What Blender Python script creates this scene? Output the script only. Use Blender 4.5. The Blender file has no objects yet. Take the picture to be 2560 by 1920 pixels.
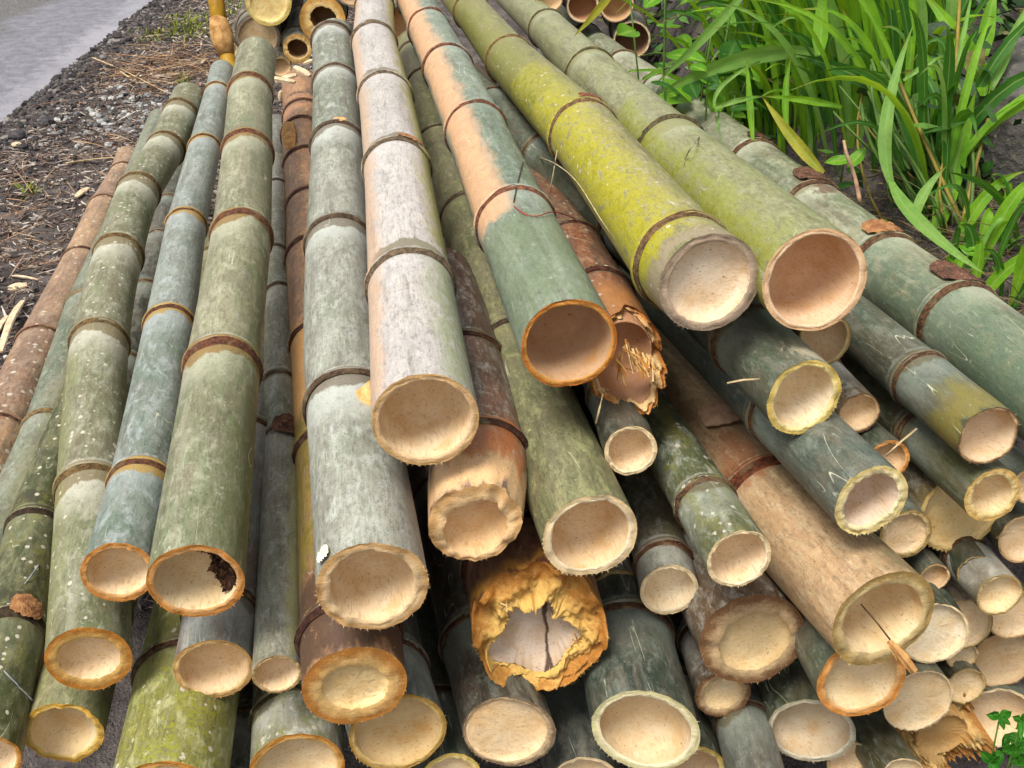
import bpy, math, random
import numpy as np
C = bpy.context.scene.collection
sc = bpy.context.scene
R_ = math.radians

# ------------------------------------------------------------------ camera, sky, sun, exposure
F, PITCH, HC = 2800.0, R_(31), 1.75          # focal length in px of a 2560 px wide frame, pitch down, eye height
cam = bpy.data.cameras.new('camera'); camo = bpy.data.objects.new('camera', cam); C.objects.link(camo)
cam.sensor_width = 36; cam.lens = 36 * F / 2560; cam.clip_start = 0.05; cam.clip_end = 2000
camo.location = (0, 0, HC); camo.rotation_euler = (math.pi / 2 - PITCH, 0, 0)
sc.camera = camo
SUN_EL, SUN_AZ = R_(63), R_(-138)           # high, from the left, through thin cloud
w = bpy.data.worlds.new('World'); sc.world = w; w.use_nodes = True
wn = w.node_tree; wn.nodes.clear()
sky = wn.nodes.new('ShaderNodeTexSky'); sky.sky_type = 'NISHITA'; sky.sun_disc = False
sky.sun_elevation = SUN_EL; sky.sun_rotation = SUN_AZ; sky.dust_density = 4.0; sky.air_density = 1.0
hs = wn.nodes.new('ShaderNodeHueSaturation'); hs.inputs['Saturation'].default_value = 0.10   # overcast: the blue is greyed out evenly
bg = wn.nodes.new('ShaderNodeBackground'); bg.inputs['Strength'].default_value = 0.08
wo = wn.nodes.new('ShaderNodeOutputWorld')
wn.links.new(sky.outputs[0], hs.inputs['Color']); wn.links.new(hs.outputs[0], bg.inputs['Color']); wn.links.new(bg.outputs[0], wo.inputs['Surface'])
sl = bpy.data.lights.new('sun', 'SUN'); sl.energy = 1.5; sl.angle = R_(24); sl.color = (1.0, 0.94, 0.83)
so = bpy.data.objects.new('sun', sl); C.objects.link(so)
so.rotation_euler = (math.pi / 2 - SUN_EL, 0, -SUN_AZ + math.pi)
so.location = (0, 0, 5)
from mathutils import Vector, Matrix
sd = Vector((math.sin(SUN_AZ) * math.cos(SUN_EL), math.cos(SUN_AZ) * math.cos(SUN_EL), math.sin(SUN_EL)))
so.rotation_euler = (-sd).to_track_quat('-Z', 'Y').to_euler()
vs = sc.view_settings; vs.view_transform = 'Standard'; vs.look = 'None'; vs.gamma = 1; vs.use_curve_mapping = False
vs.exposure = 1.22

# ------------------------------------------------------------------ helpers
def lin(c, k=1.0):
    r = []
    for v in c:
        v = v / 255
        r.append((v / 12.92 if v <= .04045 else ((v + .055) / 1.055) ** 2.4) * k)
    return (*r, 1.0)
CO, SI = math.cos(PITCH), math.sin(PITCH)
def at(u, v, d):
    "world point at photo pixel (2560 wide) and depth along the view axis"
    x = (u - 1280) / F; up = -(v - 960) / F
    return Vector((x * d, (CO + up * SI) * d, HC + (-SI + up * CO) * d))
def tag(o, label=None, cat=None, group=None, kind=None):
    if label: o['label'] = label
    if cat: o['category'] = cat
    if group: o['group'] = group
    if kind: o['kind'] = kind
    return o
def empty(name, loc=(0, 0, 0)):
    o = bpy.data.objects.new(name, None); C.objects.link(o); o.location = loc; o.empty_display_size = .05
    return o
def mesh(name, v, f, mat=None, parent=None, smooth=True, attrs=None):
    me = bpy.data.meshes.new(name); me.from_pydata([tuple(p) for p in v], [], f)
    if smooth: me.polygons.foreach_set('use_smooth', [True] * len(me.polygons))
    if attrs:
        for k, a in attrs.items():
            at_ = me.attributes.new(k, 'FLOAT', 'POINT'); at_.data.foreach_set('value', np.asarray(a, dtype=np.float32))
    if mat: me.materials.append(mat)
    me.update()
    o = bpy.data.objects.new(name, me); C.objects.link(o)
    if parent: o.parent = parent
    return o

class NB:
    "small node-graph builder"
    def __init__(s, name):
        s.m = bpy.data.materials.new(name); s.m.use_nodes = True; s.t = s.m.node_tree; s.t.nodes.clear()
        s.out = s.t.nodes.new('ShaderNodeOutputMaterial')
    def n(s, ty, **kw):
        x = s.t.nodes.new(ty)
        for k, v in kw.items(): setattr(x, k, v)
        return x
    def put(s, sock, v):
        if isinstance(v, bpy.types.NodeSocket): s.t.links.new(v, sock)
        elif v is not None: sock.default_value = v
    def math(s, op, a, b=None, c=None, clamp=False):
        x = s.n('ShaderNodeMath', operation=op, use_clamp=clamp)
        for i, v in enumerate((a, b, c)):
            if v is not None: s.put(x.inputs[i], v)
        return x.outputs[0]
    def vec(s, op, a, b=None):
        x = s.n('ShaderNodeVectorMath', operation=op); s.put(x.inputs[0], a)
        if b is not None: s.put(x.inputs[1], b)
        return x.outputs[0]
    def attr(s, name): return s.n('ShaderNodeAttribute', attribute_name=name).outputs['Fac']
    def pos(s, off=(0, 0, 0)):
        t = s.n('ShaderNodeTexCoord'); return s.vec('ADD', t.outputs['Object'], off)
    def noise(s, v, scale, detail=3.0, rough=.55, dist=0.0):
        x = s.n('ShaderNodeTexNoise'); s.put(x.inputs['Vector'], v); x.inputs['Scale'].default_value = scale
        x.inputs['Detail'].default_value = detail; x.inputs['Roughness'].default_value = rough; x.inputs['Distortion'].default_value = dist
        return x.outputs['Fac']
    def voro(s, v, scale, feature='F1', rnd=1.0, out='Distance'):
        x = s.n('ShaderNodeTexVoronoi', feature=feature); s.put(x.inputs['Vector'], v); x.inputs['Scale'].default_value = scale
        x.inputs['Randomness'].default_value = rnd
        return x.outputs[out]
    def ss(s, v, a, b, lo=0.0, hi=1.0):
        x = s.n('ShaderNodeMapRange', interpolation_type='SMOOTHSTEP')
        s.put(x.inputs['Value'], v)
        for nm, q in (('From Min', a), ('From Max', b), ('To Min', lo), ('To Max', hi)): s.put(x.inputs[nm], q)
        return x.outputs[0]
    def mix(s, f, a, b, mode='MIX'):
        x = s.n('ShaderNodeMix', data_type='RGBA', blend_type=mode)
        s.put(x.inputs[0], f); s.put(x.inputs[6], a); s.put(x.inputs[7], b)
        return x.outputs[2]
    def bump(s, h, strength=.3, dist=.002, nrm=None):
        x = s.n('ShaderNodeBump'); s.put(x.inputs['Height'], h); x.inputs['Strength'].default_value = strength; x.inputs['Distance'].default_value = dist
        if nrm is not None: s.put(x.inputs['Normal'], nrm)
        return x.outputs[0]
    def bsdf(s, col, rough=.6, nrm=None, spec=.4, sss=0.0, sub=None, trans=None):
        p = s.n('ShaderNodeBsdfPrincipled')
        s.put(p.inputs['Base Color'], col); s.put(p.inputs['Roughness'], rough); p.inputs['Specular IOR Level'].default_value = spec
        if nrm is not None: s.put(p.inputs['Normal'], nrm)
        o = p.outputs[0]
        if trans is not None:
            t = s.n('ShaderNodeBsdfTranslucent'); s.put(t.inputs['Color'], trans)
            mx = s.n('ShaderNodeMixShader'); mx.inputs[0].default_value = .38
            s.t.links.new(o, mx.inputs[1]); s.t.links.new(t.outputs[0], mx.inputs[2]); o = mx.outputs[0]
        s.t.links.new(o, s.out.inputs['Surface'])
        return s.m

# ------------------------------------------------------------------ materials
SEED = [0]
def off():
    SEED[0] += 1; r = random.Random(SEED[0] * 7 + 1)
    return (r.uniform(-40, 40), r.uniform(-40, 40), r.uniform(-40, 40))
AL = 0.86    # photo tone -> albedo
def des(c, k):
    m = .3 * c[0] + .59 * c[1] + .11 * c[2]; return tuple(m + (x - m) * k for x in c)
def skin(p):
    "bamboo skin; p: colours and amounts. Object axes: z runs along the culm, attributes ang (0 = top, + = right), df / db = metres to the nodes in front and behind"
    b = NB('bamboo_skin'); o = b.pos(off())
    ang, ir = b.attr('ang'), b.attr('ir'); dF, dB = b.attr('df'), b.attr('db')     # metres to the node in front and to the node behind
    near = b.math('LESS_THAN', dF, dB); dn = b.math('SUBTRACT', b.math('MULTIPLY', near, dF), b.math('MULTIPLY', b.math('SUBTRACT', 1.0, near), dB))
    zz = b.attr('zl')
    st1 = b.vec('MULTIPLY', o, (1, 1, .36)); st2 = b.vec('MULTIPLY', o, (1, 1, .06))
    n1 = b.noise(st1, 13, 5, .6, .4); n2 = b.noise(b.vec('MULTIPLY', o, (1, 1, .55)), 52, 6, .70, .5); n3 = b.noise(o, 330, 3, .6); n4 = b.noise(st1, 31, 5, .6, .8)
    stk = b.noise(st2, 420, 3, .6); n6 = b.noise(b.vec('MULTIPLY', o, (1, 1, .38)), 160, 5, .72, .3)
    wm = lambda c: (c[0] * 1.02, c[1] * 1.0, c[2] * .975)
    A, B, W = lin(wm(p['a']), AL), lin(wm(p['b']), AL), lin(p.get('w', (205, 205, 195)), AL)
    n7 = b.noise(b.vec('MULTIPLY', o, (1, 1, .10)), 48, 4, .6, .2); n8 = b.noise(b.vec('MULTIPLY', o, (1, 1, .16)), 30, 4, .65, .6)
    f = b.ss(b.math('ADD', n1, b.math('MULTIPLY', b.math('SUBTRACT', ir, .5), .34)), .34, .66)
    col = b.mix(f, A, B)
    # lengthwise grain
    col = b.mix(b.ss(stk, .4, .72, .0, .30), col, (.02, .025, .015, 1))
    col = b.mix(b.ss(n4, .40, .60, 0, .6), col, b.mix(.65, B, lin(p.get('c', (132, 120, 104)), AL)))
    col = b.mix(b.ss(n2, .47, .66, 0, p.get('pale', .35) * 1.35), col, W)
    col = b.mix(b.ss(n6, .50, .63, 0, .52), col, b.mix(.66, col, (.022, .022, .016, 1)))
    col = b.mix(b.ss(n6, .45, .33, 0, .30), col, W)
    # brown mottling
    if p.get('brown', .25) > 0:
        col = b.mix(b.ss(n4, .53, .68, 0, p.get('brown', .25)), col, lin(p.get('bc', (120, 92, 66)), AL))
    col = b.mix(b.ss(n7, .53, .68, 0, .5), col, b.mix(.7, col, (.05, .034, .02, 1)))
    col = b.mix(b.ss(n8, .55, .68, 0, .24), col, W)
    nd_ = b.math('MULTIPLY', b.ss(b.math('ABSOLUTE', b.math('ADD', dn, b.math('MULTIPLY', b.math('SUBTRACT', n2, .5), .05))), .006, .026, 1, 0), b.ss(n6, .35, .6, .35, 1))
    col = b.mix(b.math('MULTIPLY', nd_, p.get('nd', .52)), col, lin(p.get('ndc', (92, 72, 48)), AL))
    # white wax bloom in front of and behind nodes, coloured band at the node with ragged edge
    bw = p.get('bw', .02); jit = b.math('MULTIPLY', b.math('SUBTRACT', n1, .5), .11); jit2 = b.math('MULTIPLY', b.math('SUBTRACT', n2, .5), .02)
    d2 = b.math('ADD', b.math('ADD', dn, jit), jit2)
    wx = b.math('MULTIPLY', b.ss(d2, -bw - .11, -bw, 0, 1), b.ss(b.math('ADD', n2, 0), .3, .5, .5, 1))
    wx = b.math('MULTIPLY', wx, b.ss(d2, 0, .01, 1, 0))
    col = b.mix(b.math('MULTIPLY', wx, min(.95, p.get('bloom', .45) * 1.35)), col, W)
    bd = b.math('MULTIPLY', b.ss(d2, -bw - .004, -bw + .003), b.ss(dn, .002, .009, 1, 0))
    col = b.mix(b.math('MULTIPLY', bd, p.get('band', .75)), col, b.mix(n2, lin(p.get('bandc', (110, 100, 70)), AL), lin(p.get('bandc2', (95, 85, 60)), AL)))
    if p.get('bb', 0) > 0:
        d3 = b.math('ADD', b.math('MULTIPLY', jit, 1.0), b.math('ADD', dn, jit2)); bb = p['bb']
        bk = b.math('MULTIPLY', b.ss(d3, bb - .004, bb + .004, 1, 0), b.ss(dn, -.004, .002))
        col = b.mix(b.math('MULTIPLY', bk, .85), col, lin(p.get('bbc', (88, 82, 62)), AL))
    def side(a0, wd, soft, nz, amp):
        d = b.math('ABSOLUTE', b.math('SUBTRACT', b.math('WRAP', b.math('SUBTRACT', ang, a0), 1.0, -1.0), 0))
        e = b.math('ADD', d, b.math('MULTIPLY', b.math('SUBTRACT', nz, .5), amp))
        return b.ss(e, wd - soft, wd + soft, 1, 0)
    for q in p.get('side', []):          # (colour, angle, half width, softness, strength, noise amp, z0, z1)
        c, a0, wd, soft, s_, amp, z0, z1 = q
        mk = side(a0, wd, soft, n4 if amp < .5 else n2, amp)
        zj = b.math('ADD', zz, b.math('MULTIPLY', b.math('SUBTRACT', n4, .5), .12))
        mk = b.math('MULTIPLY', mk, b.math('MULTIPLY', b.ss(zj, z0 - .012, z0 + .012), b.ss(zj, z1 - .03, z1 + .03, 1, 0)))
        if soft > .1: mk = b.math('MULTIPLY', mk, b.ss(n2, .33, .55))
        col = b.mix(b.math('MULTIPLY', mk, s_), col, b.mix(b.ss(n2, .35, .7), lin(c, AL), lin([x * (.72 if soft > .12 else .9) for x in c], AL)))
    if p.get('moss', 0) > 0:
        mk = b.math('MULTIPLY', b.ss(n4, .46, .62), b.ss(b.noise(o, 150, 4, .7), .40, .58))
        col = b.mix(b.math('MULTIPLY', mk, p['moss']), col, lin(p.get('mc', (126, 132, 40)), AL))
    # lichen spots, dark specks
    if p.get('spots', 0) > 0:
        v = b.n('ShaderNodeTexVoronoi'); b.put(v.inputs['Vector'], b.vec('ADD', b.vec('MULTIPLY', o, (1, 1, .8)), b.vec('MULTIPLY', n3, (.004, .004, .004)))); v.inputs['Scale'].default_value = p.get('sps', 100)
        sepc = b.n('ShaderNodeSeparateColor'); b.t.links.new(v.outputs['Color'], sepc.inputs[0])
        rad = b.math('MULTIPLY', b.ss(sepc.outputs[0], 1 - p['spots'], 1.0), .42)
        sp = b.ss(b.math('SUBTRACT', v.outputs['Distance'], b.math('ADD', rad, b.math('MULTIPLY', b.math('SUBTRACT', n3, .5), .2))), -.07, .0, 1, 0)
        col = b.mix(b.math('MULTIPLY', sp, .8), col, lin((214, 206, 188), AL))
    gl = b.math('MULTIPLY', b.ss(b.math('ABSOLUTE', b.math('ADD', dn, b.math('ADD', .009, b.math('MULTIPLY', jit2, .25)))), .001, .004, 1, 0), b.ss(n4, .3, .5))
    col = b.mix(b.math('MULTIPLY', gl, .8), col, lin((58, 44, 32), AL))
    gl = b.math('MULTIPLY', b.ss(b.math('ABSOLUTE', b.math('SUBTRACT', dn, b.math('ADD', .011, b.math('MULTIPLY', jit2, .3)))), .001, .005, 1, 0), b.ss(n2, .35, .6))
    col = b.mix(b.math('MULTIPLY', gl, .55), col, W)
    col = b.mix(b.ss(n3, .58, .66, 0, .7), col, b.mix(.6, col, (.012, .012, .01, 1)))
    col = b.mix(b.ss(b.noise(o, 95, 4, .7), .62, .70, 0, p.get('fleck', .5)), col, W)
    # scratches
    so_ = b.n('ShaderNodeVectorRotate'); b.put(so_.inputs['Vector'], b.vec('MULTIPLY', o, (1, 1, .14))); so_.inputs['Angle'].default_value = .22; so_.inputs['Axis'].default_value = (1, .3, 0)
    sn = b.noise(so_.outputs[0], 30, 1.5, .4, .35)
    scm = b.math('MULTIPLY', b.ss(b.math('ABSOLUTE', b.math('SUBTRACT', sn, .5)), .0012, .0045, 1, 0), b.ss(b.noise(o, 17, 2), .52, .62))
    col = b.mix(b.math('MULTIPLY', scm, p.get('scr', .6)), col, lin((205, 205, 180), AL))
    h = b.math('ADD', b.math('MULTIPLY', n3, .35), b.math('ADD', b.math('MULTIPLY', n6, .9), b.math('MULTIPLY', stk, .4)))
    rough = b.math('ADD', p.get('rough', .33), b.math('MULTIPLY', n2, .3))
    return b.bsdf(col, rough, b.bump(h, p.get('bump', .35), .0022), spec=p.get('spec', .5))

def ringmat(c):
    b = NB('node_scar'); o = b.pos(off()); n = b.noise(o, 130, 5, .7); n2 = b.noise(o, 30, 3)
    col = b.mix(b.ss(n, .35, .68), lin([x * .5 for x in c], AL), lin(c, AL))
    col = b.mix(b.ss(n2, .50, .8, 0, .5), col, lin((150, 136, 100), AL))
    return b.bsdf(col, .75, b.bump(n, .8, .004), spec=.25)

def rimmat(ci, co, spk=.4):
    "cut face of the wall: rr = 0 at the hollow, 1 at the skin"
    ci, co = des(ci, .80), des(co, .86)
    b = NB('cut_wood'); o = b.pos(off()); rr = b.attr('rr')
    n = b.noise(o, 60, 5, .65); nf = b.noise(o, 420, 3, .6)
    saw = b.noise(b.vec('MULTIPLY', o, (30, 260, 30)), 1.0, 4, .6, .3)
    f = b.math('ADD', rr, b.math('MULTIPLY', b.math('SUBTRACT', n, .5), 1.3))
    col = b.mix(b.ss(f, .15, .85), lin(ci, .92), lin(co, .92))
    col = b.mix(b.ss(saw, .5, .72, 0, .45), col, b.mix(.55, col, lin((110, 66, 24))))
    col = b.mix(b.ss(nf, .58, .68, 0, spk), col, b.mix(.65, col, lin((90, 52, 22))))
    col = b.mix(b.ss(nf, .40, .30, 0, .35), col, lin((240, 222, 180), .9))
    h = b.math('ADD', b.math('MULTIPLY', saw, .6), nf)
    return b.bsdf(col, .72, b.bump(h, .55, .0016), spec=.25)

def cupmat(c, stain=.3, cracks=0):
    "inner wall and septum, pale pith with fine bristles"
    c = des([min(255, x * m_) for x, m_ in zip(c, (1.01, 1.03, 1.06))], .80)
    b = NB('pith'); o = b.pos(off()); n = b.noise(o, 26, 4, .6); nf = b.noise(b.vec('MULTIPLY', o, (220, 520, 60)), 1, 3, .6, .6); n5 = b.noise(o, 240, 3)
    col = b.mix(b.ss(n, .3, .7), lin(c, .93), lin([c[0] * .95, c[1] * .90, c[2] * .82], .93))
    col = b.mix(b.ss(n, .56, .72, 0, stain), col, lin((196, 140, 66), .9))
    col = b.mix(b.ss(nf, .50, .70, 0, .42), col, lin((172, 128, 84), .9))
    col = b.mix(b.ss(n5, .66, .72, 0, .7), col, lin((86, 58, 34), .9))
    hh = b.math('ADD', nf, n5)
    if cracks:
        vv = b.voro(b.vec('ADD', b.vec('MULTIPLY', o, (1, .45, .2)), b.vec('MULTIPLY', n, (.02, .02, .0))), cracks, 'DISTANCE_TO_EDGE'); ck = b.ss(vv, .008, .03, 1, 0)
        col = b.mix(b.math('MULTIPLY', ck, .9), col, lin((60, 42, 32))); hh = b.math('SUBTRACT', hh, b.math('MULTIPLY', ck, 2))
    return b.bsdf(col, .85, b.bump(hh, .4, .0014), spec=.15)

def plain(name, c1, c2, scale=40, rough=.8, bump=.5, bd=.004, spec=.2, stretch=(1, 1, 1), hi=None):
    b = NB(name); o = b.vec('MULTIPLY', b.pos(off()), stretch); n = b.noise(o, scale, 5, .65); n2 = b.noise(o, scale * 6, 3)
    col = b.mix(b.ss(n, .32, .68), lin(c1), lin(c2))
    if hi: col = b.mix(b.ss(n2, .58, .68, 0, .7), col, lin(hi))
    return b.bsdf(col, rough, b.bump(b.math('ADD', n, b.math('MULTIPLY', n2, .4)), bump, bd), spec=spec)
def island(name, cols, rough=.85, spec=.2, nz=60):
    "each loose piece takes its own tone from the list"
    b = NB(name); g = b.n('ShaderNodeNewGeometry'); rp = b.n('ShaderNodeValToRGB'); rp.color_ramp.interpolation = 'CONSTANT'
    el = rp.color_ramp.elements
    while len(el) < len(cols): el.new(.5)
    for i, c in enumerate(cols): el[i].position = i / len(cols); el[i].color = lin(c)
    b.t.links.new(g.outputs['Random Per Island'], rp.inputs[0])
    n = b.noise(b.pos(off()), nz, 4, .6)
    col = b.mix(b.ss(n, .3, .75, 0, .45), rp.outputs[0], (.015, .013, .01, 1))
    return b.bsdf(col, rough, b.bump(n, .5, .004), spec=spec)

# ------------------------------------------------------------------ ground, road, bank
def h2(ix, iy, s):
    return np.modf(np.abs(np.sin(ix * 127.1 + iy * 311.7 + s * 74.7) * 43758.5453))[0]
def vnoise(x, y, s=0):
    ix, iy = np.floor(x), np.floor(y); fx, fy = x - ix, y - iy; fx = fx * fx * (3 - 2 * fx); fy = fy * fy * (3 - 2 * fy)
    return (h2(ix, iy, s) * (1 - fx) + h2(ix + 1, iy, s) * fx) * (1 - fy) + (h2(ix, iy + 1, s) * (1 - fx) + h2(ix + 1, iy + 1, s) * fx) * fy
def sstep(a, b, x):
    t = np.clip((x - a) / (b - a), 0, 1); return t * t * (3 - 2 * t)
ROADX = -2.45
def gz(x, y):
    x = np.asarray(x, float); y = np.asarray(y, float)
    B = .26 + .66 * sstep(1.15, 1.8, y)
    bank = B * sstep(.42, .88, x + .05 * np.clip(y - 2, -1, 3) * (y > 2) * .6 + .06 * (vnoise(x * 3, y * 3, 4) - .5)) * sstep(-3, -.5, y)
    rough = (vnoise(x * 4, y * 4, 1) - .5) * .05 + (vnoise(x * 13, y * 13, 2) - .5) * .03 + (vnoise(x * 37, y * 37, 3) - .5) * .014
    verge = sstep(ROADX + .02, ROADX + .35, x)
    lip = .055 * sstep(ROADX - .17, ROADX - .01, x) * (1 - .5 * sstep(ROADX + .3, ROADX + .9, x))
    return rough * verge * (1 + 1.2 * sstep(.5, 1.2, x)) + bank + lip - .03
def axis_pts(lo, hi, a, b, step):
    core = np.arange(a, b, step); L = a - np.geomspace(step, a - lo, 22)[::-1]; Rr = b - step + np.geomspace(step, hi - b, 22)
    return np.concatenate([L, core, Rr])
gxs, gys = axis_pts(-400, 400, -3.0, 2.8, .032), axis_pts(-60, 900, -.2, 8.8, .042)
GX, GY = np.meshgrid(gxs, gys); GZ = gz(GX, GY)
nx, ny = len(gxs), len(gys)
gv = np.stack([GX, GY, GZ], -1).reshape(-1, 3)
gf = [(j * nx + i, j * nx + i + 1, (j + 1) * nx + i + 1, (j + 1) * nx + i) for j in range(ny - 1) for i in range(nx - 1)]
b = NB('soil'); o = b.pos(); n = b.noise(o, 7, 6, .65); n2 = b.noise(o, 42, 5, .7); n3 = b.noise(o, 160, 3)
col = b.mix(b.ss(n, .35, .65), lin((66, 60, 60)), lin((108, 100, 97)))
col = b.mix(b.ss(n2, .5, .72, 0, .7), col, lin((32, 28, 26)))
col = b.mix(b.ss(n3, .6, .7, 0, .5), col, lin((150, 135, 118)))
soil = b.bsdf(col, .9, b.bump(b.math('ADD', n2, n3), .9, .012), spec=.2)
tag(mesh('ground', gv, gf, soil), kind='structure')
# road: worn chip-seal, smoother wet-looking band near its edge
rx = [-9.3, -8, -6, -5, -4.2, -3.8, -3.5, -3.2, -3.0, -2.8, -2.65, -2.52]
ry = np.concatenate([np.arange(-40, 1, 4.0), np.arange(1, 10, .06), np.geomspace(10, 700, 40)])
rv, rf = [], []
for y in ry:
    for i, x in enumerate(rx):
        xx = x + (0 if i < len(rx) - 1 else .12 * (float(vnoise(np.array(y * 3.0), np.array(.5), 9)) - .3) + .04 * float(vnoise(np.array(y * 14.), np.array(.5), 8)))
        rv.append((xx, y, .006))
for j in range(len(ry) - 1):
    for i in range(len(rx) - 1):
        a = j * len(rx) + i; rf.append((a, a + 1, a + 1 + len(rx), a + len(rx)))
b = NB('chip_seal'); o = b.pos(); sep = b.n('ShaderNodeSeparateXYZ'); b.t.links.new(o, sep.inputs[0])
agg = b.voro(o, 90); ag2 = b.noise(o, 105, 5, .75); big = b.noise(o, 1.7, 4, .6); md = b.noise(o, 14, 5, .65)
e = b.math('ADD', sep.outputs[0], b.math('MULTIPLY', b.math('SUBTRACT', big, .5), .9))
worn = b.ss(e, -3.35, -3.05, 1, 0)
smooth = b.mix(b.ss(md, .3, .7), lin((98, 97, 106)), lin((126, 125, 134)))
cham = b.mix(b.ss(agg, .18, .55), lin((128, 126, 122)), lin((72, 70, 72)))
cham = b.mix(b.ss(ag2, .5, .68, 0, .6), cham, lin((160, 156, 146)))
col = b.mix(worn, smooth, cham)
edge = b.math('MULTIPLY', b.ss(b.math('ADD', sep.outputs[0], b.math('MULTIPLY', b.math('SUBTRACT', md, .5), .3)), -2.76, -2.60), b.ss(big, .3, .6, .3, .8))
col = b.mix(edge, col, lin((158, 156, 164)))
col = b.mix(b.ss(ag2, .54, .64, 0, .6), col, lin((62, 60, 70)))
col = b.mix(b.ss(ag2, .44, .36, 0, .5), col, lin((176, 172, 178)))
road = b.bsdf(col, b.mix(worn, (.34, .34, .34, 1), (.7, .7, .7, 1)), b.bump(b.math('ADD', b.math('MULTIPLY', agg, worn), b.math('MULTIPLY', ag2, .5)), .6, .008), spec=.45)
tag(mesh('road', rv, rf, road, smooth=False), kind='structure')

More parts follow.
